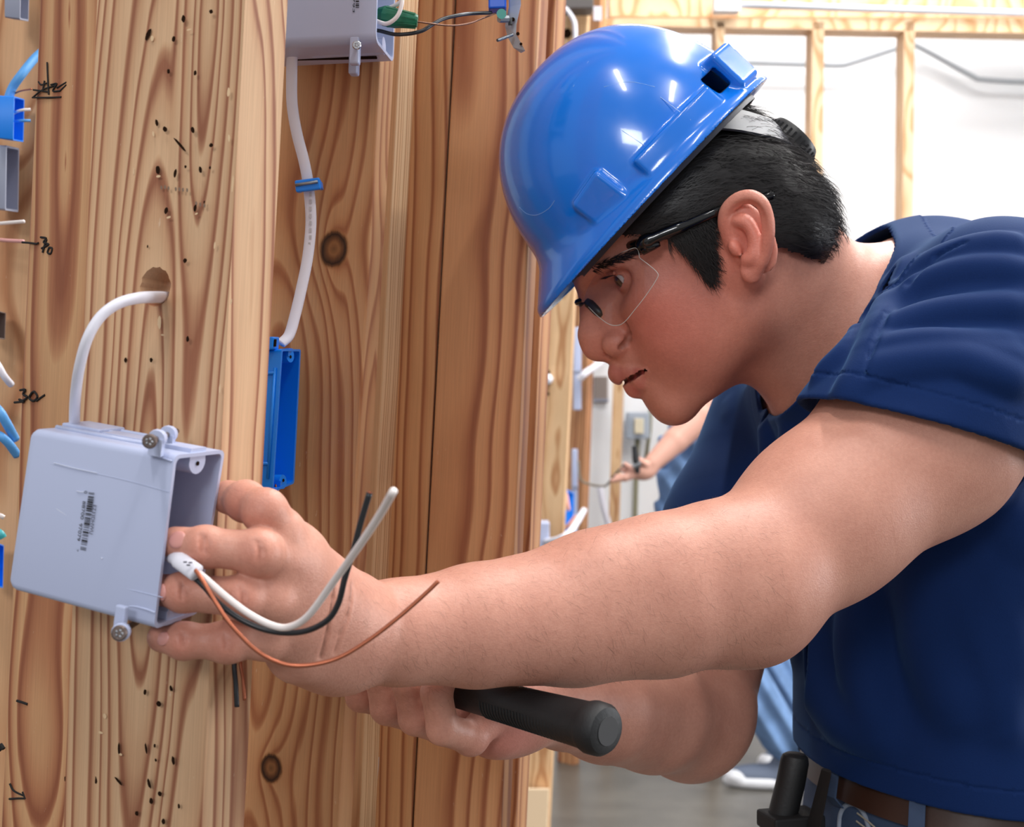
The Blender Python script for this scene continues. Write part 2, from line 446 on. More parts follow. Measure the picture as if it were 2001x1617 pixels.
# ---------------------------------------------------------------- the setting: floor, far wall, stud framing
M = {}
M['concrete'] = simple('polished_concrete', srgb(92, 88, 81), .32, noise=(5.5, .55), bump=(30, .1, .002))
M['white_wall'] = simple('painted_white_wall', srgb(244, 244, 246), .7, noise=(3, .02))
M['steel'] = simple('galvanised_steel', srgb(150, 154, 160), .35, .8, bump=(200, .1, .0005))
M['dark_metal'] = simple('aged_screw_metal', srgb(112, 98, 92), .42, .75, bump=(900, .3, .0004))
M['bright_metal'] = simple('bright_screw_metal', srgb(205, 205, 208), .25, .9)
M['grey_plastic'] = simple('grey_pvc', srgb(184, 192, 220), .34, spec=.5, bump=(900, .04, .0002))
M['blue_plastic'] = simple('blue_pvc', srgb(16, 136, 246), .36, spec=.5, bump=(500, .06, .0003))
M['white_sheath'] = simple('white_cable_sheath', srgb(232, 230, 240), .42, bump=(300, .05, .0003))
M['white_wire'] = simple('white_wire_insulation', srgb(236, 226, 222), .4)
M['black_wire'] = simple('black_wire_insulation', srgb(36, 38, 42), .32)
M['copper'] = simple('bare_copper', srgb(176, 102, 74), .34, .7)
M['ink'] = simple('black_ink', srgb(34, 32, 38), .7)
M['marker'] = simple('black_marker_ink', srgb(24, 20, 18), .7)
M['hole_dark'] = simple('painted_hole_shade', srgb(40, 25, 16), .95, spec=.05)  # dark colour painted in for the shade inside holes
M['pale_scuff'] = simple('torn_pale_wood', srgb(222, 190, 150), .8)
M['light_blue_cable'] = simple('light_blue_cable', srgb(86, 160, 226), .45)
M['paint_drip'] = simple('white_paint_drip', srgb(214, 216, 222), .6)

tag(mesh_obj('floor', [(-7, -4, 0), (9, -4, 0), (9, 9, 0), (-7, 9, 0)], [(0, 1, 2, 3)], M['concrete']), kind='structure',
    label='grey polished concrete floor')
WALL_Y = 6.35
wb = MB().box((-6, WALL_Y, 0), (14, 0, 0), (0, .12, 0), (0, 0, 3.3)).build('wall_back', M['white_wall'])
tag(wb, kind='structure', label='bright white painted far wall')

def board(name, mat, xlt, xlb, xrt, xrb, dl, dr, th, ang, parent, z0=0.0, z1=2.35, hole=None, bevel=.0016, label=None):
    """a sawn board: its face edges pass through photo pixels at the top and bottom rows, depth dl / dr"""
    tdir = AX_R*math.sin(math.radians(ang)) + AX_F*math.cos(math.radians(ang)); tdir[2] = 0; tdir = nrm(tdir)*th
    def line(xt, xb, d):
        a = P(xt, 0, d); b = P(xb, 1617, d)
        f = lambda z: a + (b-a)*((z-a[2])/(b[2]-a[2]))
        return f(z0), f(z1)
    l0, l1 = line(xlt, xlb, dl); r0, r1 = line(xrt, xrb, dr)
    zc = nrm((l1+r1)/2-(l0+r0)/2); xc = nrm((r0-l0) - zc*((r0-l0) @ zc)); yc = np.cross(zc, xc)
    mid = (P((xlt+xlb)/2, 808, dl) + P((xrt+xrb)/2, 808, dr))/2
    A = np.stack([xc, yc, zc])
    loc = lambda p: A @ (np.asarray(p)-mid)
    c = [l0, r0, r0+tdir, l0+tdir, l1, r1, r1+tdir, l1+tdir]
    o = MB().hexa([loc(p) for p in c]).build(name, mat)
    o.matrix_world = Matrix.LocRotScale(Vector(mid), Matrix(A.T.tolist()).to_quaternion(), None)
    if hole:
        hx, hz, hr = hole(loc)
        me = o.data; bm = bmesh.new(); bm.from_mesh(me)
        tmp = bpy.data.objects.new('tmp_cut', bpy.data.meshes.new('tmp_cut')); COL.objects.link(tmp)
        cb = MB()
        ring = [(hx+hr*math.cos(2*math.pi*i/28)*(1+.05*math.sin(i*2.3)), hz+hr*1.12*math.sin(2*math.pi*i/28)*(1+.05*math.sin(i*3.1+1))) for i in range(28)]
        vv = [(x, -.02, z) for x, z in ring]+[(x, .2, z) for x, z in ring]
        ff = [tuple(range(28))[::-1], tuple(range(28, 56))]+[(i, (i+1) % 28, 28+(i+1) % 28, 28+i) for i in range(28)]
        tmp.data.from_pydata(vv, [], ff); tmp.matrix_world = o.matrix_world.copy()
        bm.free(); bm2 = bmesh.new(); bm2.from_mesh(tmp.data); bmesh.ops.recalc_face_normals(bm2, faces=bm2.faces); bm2.to_mesh(tmp.data); bm2.free()
        bm2 = bmesh.new(); bm2.from_mesh(me); bmesh.ops.recalc_face_normals(bm2, faces=bm2.faces); bm2.to_mesh(me); bm2.free()
        md = o.modifiers.new('drill', 'BOOLEAN'); md.object = tmp; md.operation = 'DIFFERENCE'; md.solver = 'EXACT'
        bpy.context.view_layer.update()
        dg = bpy.context.evaluated_depsgraph_get()
        nm = bpy.data.meshes.new_from_object(o.evaluated_get(dg)); o.modifiers.clear(); o.data = nm
        bpy.data.objects.remove(tmp)
    if bevel and not hole:
        m = o.modifiers.new('bevel', 'BEVEL'); m.width = bevel; m.segments = 2
    parent_keep(o, parent)
    if label: o['label'] = label
    o['_z'] = 0
    del o['_z']
    return o, loc, A, mid
def on_face(loc, A, mid, px, py, lift=0.0):
    """point on a board's front face under a photo pixel (world and local x, z)"""
    n = A[1]; d = ray(px, py)
    t = ((mid - CPOS) @ n)/(d @ n)
    p = CPOS + d*t - n*lift
    q = A @ (p-mid)
    return p, q

wall_left = empty('wall_left', P(500, 808, .9)*np.array([1, 1, 0]), kind='structure', label='bare timber stud wall on the left with mounted electrical boxes')
# near stud (the boxes are nailed to it)
matB = wood('pine_near_stud', (210,170,126), (196,150,106), (146,88,54), cx=.024, cy=.020, tilt=.075, freq=185, seed=3.1, wob=.006, heart2=(-.004, -.05, .085, .001))
def holeB(loc):
    n = None
    return HB
studB = None
# two passes: find the drill hole in the face frame first
_tmp = empty('tmp', (0, 0, 0))
_o, _loc, _A, _mid = board('x', matB, 190, 124, 479, 393, .759, .722, .038, 24, _tmp)
_, q = on_face(_loc, _A, _mid, 298, 560); HB = (q[0], q[2], .0092)
bpy.data.objects.remove(_o); bpy.data.objects.remove(_tmp)
studB, locB, AB, midB = board('wall_stud', matB, 190, 124, 479, 393, .759, .722, .038, 24, wall_left, hole=holeB,
                              label='nearest pine stud, full of nail holes, with a cable through its drilled hole')
studA, locA, AA, midA = board('wall_stud', wood('pine_left_stud', (204,156,104), (178,118,72), (142,80,44), cx=-.005, cy=.016, tilt=.05, freq=85, seed=8.3, wob=.009),
                              78, 2, 235, 165, .955, .915, .038, 20, wall_left, label='left stud with black handwritten height marks')
studZ, locZ, AZ, midZ = board('wall_stud', wood('pine_far_left_stud', (216,170,120), (204,152,102), (176,118,70), cx=.03, cy=.05, tilt=.05, freq=90, seed=1.3),
                              -150, -240, 112, 40, 1.30, 1.27, .04, 10, wall_left, label='leftmost stud, cut by the edge of the picture')
matC = wood('pine_knotty_stud', (218,166,104), (204,146,86), (172,106,54), cx=-.012, cy=.02, tilt=-.05, freq=120, seed=5.6, wob=.011)
_tmp = empty('tmp', (0, 0, 0))
_o, _loc, _A, _mid = board('x', matC, 470, 380, 750, 660, 1.02, .98, .038, 9, _tmp)
kn = []
for (kx, ky, kr) in ((652, 487, 29), (530, 1502, 23)):
    _, q = on_face(_loc, _A, _mid, kx, ky); kn.append((q[0], q[2], kr*.99/F_PX))
bpy.data.objects.remove(_o); bpy.data.objects.remove(_tmp)
matC = wood('pine_knotty_stud', (206,156,102), (194,138,84), (164,102,56), cx=-.012, cy=.02, tilt=-.05, freq=120, seed=5.6, wob=.011, knots=kn)
studC, locC, AC, midC = board('wall_stud', matC, 470, 380, 750, 660, 1.02, .98, .038, 9, wall_left, label='stud with two dark round knots behind the nearest stud')
matD = wood('pine_back_studs', (206,152,94), (192,132,76), (152,88,42), cx=.05, cy=.03, tilt=.012, freq=130, seed=2.2, wob=.006)
matE = wood('pine_wide_stud', (208,152,96), (194,134,80), (150,86,44), cx=-.03, cy=.04, tilt=.014, freq=100, seed=9.4, wob=.007)
matL = wood('pine_pale_edges', (228,190,140), (216,172,120), (186,132,80), cx=.01, cy=.06, tilt=.02, freq=160, seed=6.1, wob=.004)
studC2, *_r = board('wall_stud', matL, 640, 560, 787, 702, 1.10, 1.07, .038, 14, wall_left)
studD, locD, AD, midD = board('wall_stud', matD, 806, 728, 888, 804, 1.165, 1.16, .038, 8, wall_left)
studE, locE, AE, midE = board('wall_stud', matE, 891, 807, 1054, 979, 1.16, 1.15, .038, 12, wall_left, label='wide brown stud behind the hard hat')
studG, *_r = board('wall_stud', matE, 1030, 960, 1086, 1008, 1.34, 1.33, .04, 16, wall_left)
studF, locF, AF, midF = board('wall_stud', matL, 1092, 1026, 1151, 1072, 3.72, 3.70, .05, 8, wall_left, z0=.0, z1=3.2, label='pale stud with a cable hole right of the wide brown stud')
studI, *_r = board('wall_stud', matE, 1142, 1084, 1174, 1116, 5.32, 5.26, .05, 30, wall_left, z0=.0, z1=3.2)
studH, *_r = board('wall_stud', matL, 1222, 1170, 1240, 1188, 5.95, 5.95, .05, 14, wall_left, z0=.0, z1=3.2)
# bottom plate under the far studs of this wall
MB().hexa([P(1020, 1720, 3.62), P(1066, 1720, 3.62), P(1066, 1720, 3.70), P(1020, 1720, 3.70), P(1028, 1541, 3.62), P(1074, 1541, 3.62), P(1074, 1541, 3.70), P(1028, 1541, 3.70)]).build('end_block', simple('pale_new_pine', srgb(236, 208, 172), .6), wall_left, bevel=.004)

# far frame in front of the white wall
wall_far = empty('wall_far', (P(1600, 808, 5.4)[0], P(1600, 808, 5.4)[1], 0), kind='structure', label='open timber frame standing before the white wall')
matP = wood('pine_far_frame', (230,200,160), (218,182,138), (196,146,92), cx=.02, cy=.08, tilt=.02, freq=60, seed=4.4)
def strip(xa, ya0, ya1, xb, yb0, yb1, d, th, name, mat, parent, **k):
    c = [P(xa, ya1, d), P(xb, yb1, d), P(xb, yb1, d)+np.array([0, th, 0]), P(xa, ya1, d)+np.array([0, th, 0]),
         P(xa, ya0, d), P(xb, yb0, d), P(xb, yb0, d)+np.array([0, th, 0]), P(xa, ya0, d)+np.array([0, th, 0])]
    return MB().hexa(c).build(name, mat, parent, **k)
strip(1180, 36, 50, 2300, 36, 70, 5.4, .09, 'top_plate', matP, wall_far)
strip(1190, -36, 32, 2300, -28, 34, 5.46, .09, 'header_board', matP, wall_far)
for xt, xb, w in ((1408, 1400, 17), (1600, 1580, 24), (1778, 1762, 21), (2080, 2060, 22)):
    board('frame_stud', matP, xt-w/2, xb-w/2, xt+w/2, xb+w/2, 5.4, 5.4, .09, -4, wall_far, z0=0.0, z1=P(xt, 42, 5.4)[2])
# solid dark strip high on the right
strip(1880, -60, 8, 2300, -60, 12, 5.9, .1, 'dark_strip_1', simple('dark_strip_colour', srgb(38, 36, 36), .8), None)
bpy.data.objects['dark_strip_1']['kind'] = 'structure'

# nail holes, scuffs on the near stud (hole shade painted as dark discs)
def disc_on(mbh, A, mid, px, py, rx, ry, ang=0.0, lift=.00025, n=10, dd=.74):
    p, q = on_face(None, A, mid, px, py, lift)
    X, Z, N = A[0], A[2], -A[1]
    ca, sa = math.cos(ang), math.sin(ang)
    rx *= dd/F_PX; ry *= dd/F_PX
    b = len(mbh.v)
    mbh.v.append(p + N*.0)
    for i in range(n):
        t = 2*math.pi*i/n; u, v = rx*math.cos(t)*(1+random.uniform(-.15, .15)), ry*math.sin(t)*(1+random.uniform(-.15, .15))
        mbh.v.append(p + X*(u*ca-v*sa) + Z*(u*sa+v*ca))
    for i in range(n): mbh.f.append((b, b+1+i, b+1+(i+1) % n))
holes = [(340,76,5,6),(413,23,5,4),(359,37,5,7),(290,68,5,14,-.5),(330,140,4,5),(382,143,4,5),(255,247,4,7),(307,240,4,7,.4),(323,253,5,6,.7),
    (377,254,4,7,.5),(413,284,5,4),(247,327,4,8),(309,332,6,9,.3),(343,339,4,8),(363,326,3,3),(392,332,4,7),(411,328,3,3),(325,412,5,7),(382,407,4,7),
    (231,529,5,6),(362,510,5,5),(289,482,2,3),(367,663,4,6),(221,716,4,5),(246,704,4,5),(296,704,4,5),(229,331,3,3),(400,395,2,3),
    (311,1376,6,6),(284,1353,4,6),(335,1346,4,6,.5),(233,1464,3,12,.1),(286,1463,3,11),(339,1487,4,9,.2),(129,1523,4,6),(187,1525,5,8,.4),(232,1527,3,12,1.0),
    (292,1532,4,10,.4),(313,1552,5,5),(296,1566,5,6),(350,1576,3,5),(268,1590,5,5),(320,1606,5,6),(303,1458,3,4),(305,1486,3,3),(176,1480,2,3),(352,283,3,22,.85)]
hm = MB()
for h in holes: disc_on(hm, AB, midB, h[0], h[1], h[2], h[3], (h[4] if len(h) > 4 else random.uniform(-.3, .3)))
hm.build('nail_holes', M['hole_dark'], studB, kind='stuff')
sc = MB()
for (x, y, a, b, r) in ((300,262,4,9,.3),(262,335,3,12,0),(310,345,9,4,0),(330,425,8,4,.2),(384,418,6,3,.3),(318,655,7,3,0),(312,630,7,24,.03),(370,58,9,3,.1),
        (298,75,6,10,.2),(452,590,3,9,-.2),(430,760,3,14,0),(207,775,18,5,0),(236,1475,6,4,0),(196,1432,12,4,0),(205,1400,7,9,.3),(415,890,3,8,0),(160,1580,14,3,.1),
        (448,270,4,12,.1),(455,360,3,30,-.05),(447,180,5,16,0),(420,480,3,12,-.1)):
    disc_on(sc, AB, midB, x, y, a*.7, b*.6, r, lift=.0002, n=9)
sc.build('torn_fibres', M['pale_scuff'], studB, kind='stuff')
# faint grade stamp on the near stud: short grey dashes
M['stamp'] = simple('faded_grade_stamp', srgb(128, 106, 88), .8)
st = MB()
for i, (x, y) in enumerate([(316,367),(323,366),(330,368),(344,370),(351,370),(358,371),(366,372),(384,398),(392,400),(400,402)]):
    disc_on(st, AB, midB, x, y, 2.6, 4.2, .2, lift=.00022)
st.build('grade_stamp', M['stamp'], studB, kind='stuff')
# dark oval pitch pocket on the near stud's edge face
# pencilled numbers on the left stud
def strokes(name, A, mid, lines, w, mat, parent, lift=.0006):
    m = MB()
    for ln in lines:
        pts = [on_face(None, A, mid, x, y, lift)[0] for x, y in ln]
        m.tube(spline(pts, 4) if len(pts) > 2 else pts, w, 6)
    o = m.build(name, mat, parent); return o
w42 = [[(93,122),(94,150),(96,185)],[(66,176),(82,178),(96,180)],[(64,191),(95,191),(121,190)],[(66,190),(84,176),(112,166)],
       [(76,160),(81,166),(92,163)],[(88,158),(84,178)],[(100,166),(112,164),(104,178),(119,178)],[(112,172),(131,161)],[(118,178),(131,166)]]
strokes('handwritten_mark', AA, midA, w42, .0006, M['marker'], studA, .0004)
w36 = [[(44,474),(58,475),(72,477)],[(72,477),(76,475)],[(80,464),(91,466),(86,474),(96,478),(82,486)],[(92,468),(88,480),(84,494)],[(97,484),(103,486),(100,496),(94,494),(97,484)]]
strokes('handwritten_mark', AA, midA, w36, .0007, M['marker'], studA, .0004)
w30 = [[(29,787),(40,786),(48,785)],[(40,763),(50,762),(46,771),(54,776),(46,783),(38,781)],[(63,768),(58,778),(66,784),(74,776),(68,766),(63,768)],[(72,784),(80,778),(89,772)]]
strokes('handwritten_mark', AA, midA, w30, .0008, M['marker'], studA, .0004)
w1 = [[(34,1370),(44,1373),(55,1377)]]; strokes('handwritten_mark', AA, midA, w1, .0009, M['marker'], studA, .0004)
w2 = [[(20,1532),(28,1546),(48,1556)],[(19,1562),(34,1561),(50,1561)],[(45,1548),(51,1562)]]; strokes('handwritten_mark', AA, midA, w2, .0007, M['marker'], studA, .0004)
w3 = [[(2,1455),(8,1464)],[(0,1466),(6,1460)]]; strokes('handwritten_mark', AA, midA, w3, .0014, M['marker'], studA, .0004)
# white paint drips on the stud behind the knotty one
pd = MB()
for (x0, y0, x1, y1, w) in ((737,1480,728,1617,3.5),(741,1330,733,1480,2.0),(752,960,744,1080,1.4)):
    pts = [on_face(None, AD, midD, x0+(x1-x0)*t+random.uniform(-1, 1), y0+(y1-y0)*t, .0006)[0] for t in np.linspace(0, 1, 8)]
    pd.tube(pts, w*1.16/F_PX, 6)
pd.build('paint_drip', M['paint_drip'], studD)
# ---------------------------------------------------------------- electrical boxes and cables
def bil(c, s, t, u):
    """c: front corners TR,BR,TL,BL and far ones; s 0 opening..1 back, t 0 top..1 bottom, u 0 front..1 far"""
    f = (c['TR']*(1-t)+c['BR']*t)*(1-s) + (c['TL']*(1-t)+c['BL']*t)*s
    g = (c['TRF']*(1-t)+c['BRF']*t)*(1-s) + ((c['TL']+c['TRF']-c['TR'])*(1-t)+(c['BL']+c['BRF']-c['BR'])*t)*s
    return f*(1-u)+g*u
def ring2(t0, t1, u0, u1, rt, ru, n=5):
    out = []
    for (ct, cu, a0) in ((t1-rt, u1-ru, 0), (t0+rt, u1-ru, 90), (t0+rt, u0+ru, 180), (t1-rt, u0+ru, 270)):
        for i in range(n):
            a = math.radians(a0 + 90*i/(n-1)); out.append((ct+rt*math.cos(a), cu+ru*math.sin(a)))
    return out
def box_shell(c, wt, wu, ws, rt, ru, rb=.06):
    """open electrical box: rounded walls, rounded back"""
    m = MB(); n = 20
    outer = []
    ro = ring2(0, 1, 0, 1, rt, ru)
    for s, k in ((0, 0), (1-rb, 0), (1-rb*.55, .006), (1-rb*.18, .02), (1, .05)):
        rr = ring2(k, 1-k, k*1.8, 1-k*1.8, rt, ru); outer.append([bil(c, s, t, u) for t, u in rr])
    ri = ring2(wt, 1-wt, wu, 1-wu, rt*.75, ru*.75)
    inner = [[bil(c, s, t, u) for t, u in ri] for s in (0.0, .5, 1-ws)]
    loops = outer[::-1] + inner
    vs_ = [p for L in loops for p in L]; fs_ = []
    for i in range(len(loops)-1):
        for j in range(n):
            j2 = (j+1) % n; fs_.append((i*n+j, i*n+j2, (i+1)*n+j2, (i+1)*n+j))
    fs_.append(tuple(range(n))); fs_.append(tuple((len(loops)-1)*n+j for j in range(n))[::-1])
    m.add(vs_, fs_); return m
def screw_head(mb, c, axis, r, h):
    axis = nrm(axis); c = np.asarray(c)
    mb.tube([c, c+axis*h*.7, c+axis*h], [r, r, r*.82], 18)

# --- the grey box being mounted
gc = dict(TR=P(341, 890, .665), BR=P(300, 1231, .668), TL=P(56, 836, .702), BL=P(11, 1152, .702),
          TRF=P(440, 879, .702), BRF=P(388, 1199, .703))
gbox = empty('electrical_box', gc['BL'], 'grey two-gang plastic electrical box with printed barcode held on the nearest stud', 'box')
o = box_shell(gc, .022, .05, .03, .045, .10).build('box_shell', M['grey_plastic'], gbox, auto=34)
ax_a = nrm(gc['TR']-gc['TL']); ax_h = nrm(gc['BR']-gc['TR']); ax_w = nrm(gc['TRF']-gc['TR'])
# screw bosses inside the opening
for (t, u, sgn) in ((.0, .50, 1), (1.0, .50, -1)):
    m = MB(); c0 = bil(gc, .012, t+sgn*.055, u)
    c1 = bil(gc, .62, t+sgn*.055, u); r = .0062
    m.tube([c0, c1], r, 18)
    up = -ax_h*sgn
    m.cbox((c0+c1)/2+up*.0030, ax_a, ax_w, ax_h, np.linalg.norm(c1-c0)/2, r*.98, .0034)
    m.build('screw_boss', M['grey_plastic'], gbox, auto=40)
    d = MB(); d.tube([c0+ax_a*.0003-ax_h*sgn*-.001, c0+ax_a*.0006-ax_h*sgn*-.001], .0011, 12); d.build('screw_hole', M['hole_dark'], gbox)
# inner seam rib and outer rails
m = MB(); m.tube([bil(gc, .55, .10, .955), bil(gc, .55, .94, .955)], .0006, 6); m.build('seam', M['grey_plastic'], gbox)
for pts in ([(336,902),(317,896),(299,890),(292,882),(290,862)], [(303,1198),(287,1192),(263,1186),(250,1188),(243,1205)], [(330,962),(250,940),(160,920),(85,904)], [(318,1168),(240,1150),(130,1128),(24,1108)]):
    n_ = nrm(np.cross(ax_a, ax_h)); c0 = gc['TR']
    L = []
    for x, y in pts:
        d = ray(x, y); t = ((c0-CPOS) @ n_)/(d @ n_); L.append(CPOS+d*t)
    rr = .00055 if len(pts) > 4 else .00022
    MB().tube(spline(L, 6), rr, 6).build('moulded_rib', M['grey_plastic'], gbox, smooth=True)
# rails along the top
for u, t in ((.32, -.004), (.62, -.008), (.85, -.006)):
    MB().tube([bil(gc, .30, t, u), bil(gc, .93, t, u)], .0013, 8).build('top_rail', M['grey_plastic'], gbox, smooth=True)
m = MB(); m.cbox(bil(gc, .80, -.012, .66), ax_a, ax_h, ax_w, .012, .0016, .010); m.build('cable_clamp', M['grey_plastic'], gbox, bevel=.0008)
# nail with its two barrels on top
def nail(parent, head_px, tail_px, d0, d1, r_head, mat):
    a = P(*head_px, d0); b = P(*tail_px, d1); ax = nrm(b-a)
    m = MB(); screw_head(m, a+ax*.0016, -ax, r_head, .0022); m.tube([a, b], r_head*.42, 12)
    n = m.build('nail', mat, parent, auto=35)
    k = MB()
    for i in range(5):
        t = 2*math.pi*i/5
        X = nrm(np.cross(ax, [0, 0, 1])); Y = np.cross(ax, X)
        k.ball(a-ax*.0007+X*r_head*.38*math.cos(t)+Y*r_head*.38*math.sin(t), r_head*.17, nu=6, nv=5)
    k.build('recess', M['steel'], n)
    return a, b, ax
a, b, ax = nail(gbox, (292,863), (345,843), .648, .715, .0034, M['dark_metal'])
for f in (.22, .62):
    m = MB(); c0 = a+(b-a)*f; m.tube([c0, c0+ax*.0035, c0+ax*.0075], [.0040, .0044, .0040], 16)
    m.cbox(c0+ax*.0037+ax_h*.004, ax, ax_a, ax_h, .0036, .0038, .004)
    m.build('nail_barrel', M['grey_plastic'], gbox, auto=40)
a, b, ax = nail(gbox, (233,1238), (268,1216), .650, .715, .0036, M['dark_metal'])
m = MB(); m.cbox(P(236, 1212, .664), ax_a, ax_h, ax_w, .0030, .0068, .0016); m.tube([a+ax*.003, a+ax*.010], .0042, 16)
m.build('nail_tab', M['grey_plastic'], gbox, bevel=.0008)
# barcode, digits and code: flat print on the face
n_f = nrm(np.cross(ax_a, ax_h)); n_f = n_f if n_f @ (CPOS-gc['TR']) > 0 else -n_f
nloc = nrm(np.cross(gc['TL']-gc['TR'], gc['BR']-gc['TR'])); nloc = nloc if nloc @ (CPOS-gc['TR']) > 0 else -nloc
def on_box(x, y, lift=.0008, c0=None, n_=None):
    c0 = gc['TR'] if c0 is None else c0; n_ = nloc if n_ is None else n_
    d = ray(x, y); t = ((c0+n_*lift-CPOS) @ n_)/(d @ n_); return CPOS+d*t
Ld = '0001101 0011001 0010011 0111101 0100011 0110001 0101111 0111011 0110111 0001011'.split()
code = '088700970793'
bits = '101' + ''.join(Ld[int(c)] for c in code[:6]) + '01010' + ''.join(''.join('1' if q == '0' else '0' for q in Ld[int(c)]) for c in code[6:]) + '101'
bm_ = MB(); i = 0
while i < 95:
    if bits[i] == '1':
        j = i
        while j < 95 and bits[j] == '1': j += 1
        t0, t1 = i/95, j/95
        A0 = np.array([173.2, 962.5]); A1 = np.array([156.6, 1074.5]); B0 = np.array([184.2, 964]); B1 = np.array([167.8, 1077])
        q = [A0+(A1-A0)*t0, B0+(B1-B0)*t0, B0+(B1-B0)*t1, A0+(A1-A0)*t1]
        bm_.add([on_box(*p) for p in q], [(3, 2, 1, 0)])
        i = j
    else: i += 1
bm_.build('barcode', M['ink'], gbox)
def text_on(name, s, p0, p1, height_px, mat, parent, d_ref=.67, fn=on_box, up=(1, .13)):
    """flat lettering from pixel p0 to p1 on a face, letter tops toward `up` in the picture"""
    cu = bpy.data.curves.new('txt', 'FONT'); cu.body = s; cu.size = 1
    t = bpy.data.objects.new('txt', cu); COL.objects.link(t); bpy.context.view_layer.update()
    me = bpy.data.meshes.new_from_object(t.evaluated_get(bpy.context.evaluated_depsgraph_get()))
    bpy.data.objects.remove(t)
    co = np.array([v.co[:] for v in me.vertices]); x0, x1 = co[:, 0].min(), co[:, 0].max(); y0, y1 = co[:, 1].min(), co[:, 1].max()
    p0 = np.array(p0, float); p1 = np.array(p1, float); u = np.array(up, float)
    new = []
    for v in co:
        q = p0 + (p1-p0)*((v[0]-x0)/(x1-x0)) + u*height_px*((v[1]-y0)/(y1-y0))
        new.append(fn(q[0], q[1]))
    for v, q in zip(me.vertices, new): v.co = q
    o = bpy.data.objects.new(name, me); COL.objects.link(o); me.materials.clear(); me.materials.append(mat); me.name = name
    parent_keep(o, parent); return o
for s, p0, p1 in (('0', (164.6, 959.5), (163.9, 964.5)), ('88700', (161.3, 979.5), (157, 1015)), ('97079', (155, 1023), (150.2, 1057)), ('3', (147.5, 1072.5), (146.6, 1078.5))):
    text_on('printed_digits', s, p0, p1, 6.2, M['ink'], gbox)
M['thin_ink'] = simple('thin_grey_ink', srgb(60, 58, 74), .7)
text_on('printed_code', 'EZ33DHWU', (181.5, 987), (174.5, 1044), 6.6, M['thin_ink'], gbox)
sm_ = MB()
for x0, y0, x1, y1 in ((98,985,130,1008),(105,905,190,925),(150,960,165,962),(198,1090,201,1092)):
    sm_.tube([on_box(x0, y0, .0004), on_box((x0+x1)/2, (y0+y1)/2+1, .0006), on_box(x1, y1, .0004)], .00018, 5)
sm_.build('scratch', simple('pale_scratch', srgb(214, 218, 232), .5), gbox, kind='stuff')

# --- cable feeding that box
cab = empty('electrical_cable', P(300, 582, .74), 'white cable bent from the drilled hole into the grey box, its wires fanned out', 'cable')
def px_spline(pts, n=8): return spline([P(*p) for p in pts], n)
sheath = [(352,584,.80),(330,582,.765),(302,581,.727),(268,583,.704),(230,594,.692),(196,620,.686),(171,662,.684),(156,715,.690),(149,760,.702),(146,800,.714),(146,838,.722),(150,880,.722)]
MB().tube(px_spline(sheath), .0035, 14, flat=(AX_F, .72)).build('sheath', M['white_sheath'], cab, smooth=True)
MB().tube(px_spline([(150,880,.722),(165,940,.718),(240,1020,.705),(318,1076,.686),(345,1092,.668),(384,1120,.655)]), [.0035]*33+[.0042]*8, 14, flat=(AX_F, .6)).build('sheath', M['white_sheath'], cab, smooth=True)
white_p = [(372,1108,.660),(400,1130,.655),(440,1165,.652),(485,1199,.650),(530,1222,.648),(565,1226,.645),(602,1204,.636),(650,1140,.620),(700,1070,.596),(740,1010,.574),(769,960,.552)]
MB().tube(px_spline(white_p), .00165, 12).build('white_wire', M['white_wire'], cab, smooth=True)
black_p = [(372,1122,.660),(400,1148,.657),(430,1182,.655),(480,1216,.654),(535,1235,.652),(592,1235,.648),(638,1214,.642),(661,1180,.638),(674,1130,.634),(690,1078,.630),(706,1018,.626),(722,964,.622)]
MB().tube(px_spline(black_p), .0014, 12).build('black_wire', M['black_wire'], cab, smooth=True)
MB().tube([P(722, 964, .622), P(723, 961, .622)], .0011, 10).build('wire_end', M['copper'], cab)
copper_p = [(380,1112,.655),(398,1138,.650),(420,1175,.648),(452,1222,.646),(500,1271,.645),(550,1297,.645),(600,1301,.645),(660,1287,.645),(720,1252,.645),(780,1206,.645),(830,1162,.645),(857,1136,.645)]
MB().tube(px_spline(copper_p), .00098, 10).build('copper_wire', M['copper'], cab, smooth=True)
t = MB()
for x, y in ((362,1099),(368,1105),(372,1100)):
    t.cbox(P(x, y, .6535), AX_R, AX_U, AX_F, .0008, .0003, .0004)
t.build('printed_mark', M['thin_ink'], cab)

# --- blue single-gang box on the knotty stud
bc = dict(TR=P(550, 682, .930), BR=P(531, 964, .932), TL=P(455, 688, .945), BL=P(440, 962, .945), TRF=P(588, 683, .972), BRF=P(575, 945, .972))
bbox = empty('electrical_box', bc['BL'], 'bright blue single-gang plastic box on the knotty stud beside the nearest stud', 'box')
box_shell(bc, .016, .07, .03, .02, .06).build('box_shell', M['blue_plastic'], bbox, auto=34)
ba = nrm(bc['TR']-bc['TL']); bh = nrm(bc['BR']-bc['TR']); bw = nrm(bc['TRF']-bc['TR'])
for t, sgn in ((.0, 1), (1.0, -1)):
    m = MB(); c0 = bil(bc, .015, t+sgn*.045, .5); c1 = bil(bc, .6, t+sgn*.045, .5); m.tube([c0, c1], .0048, 14)
    m.cbox((c0+c1)/2-bh*sgn*.002, ba, bw, bh, np.linalg.norm(c1-c0)/2, .0046, .0026); m.build('screw_boss', M['blue_plastic'], bbox, auto=40)
    d = MB(); d.tube([c0+ba*.0002+bh*sgn*.001, c0+ba*.0005+bh*sgn*.001], .0011, 10); d.build('screw_hole', M['hole_dark'], bbox)
for t in (.165, .795):
    MB().tube([bil(bc, .10, t, -.01), bil(bc, .55, t, -.01)], .0013, 8).build('side_rib', M['blue_plastic'], bbox, smooth=True)
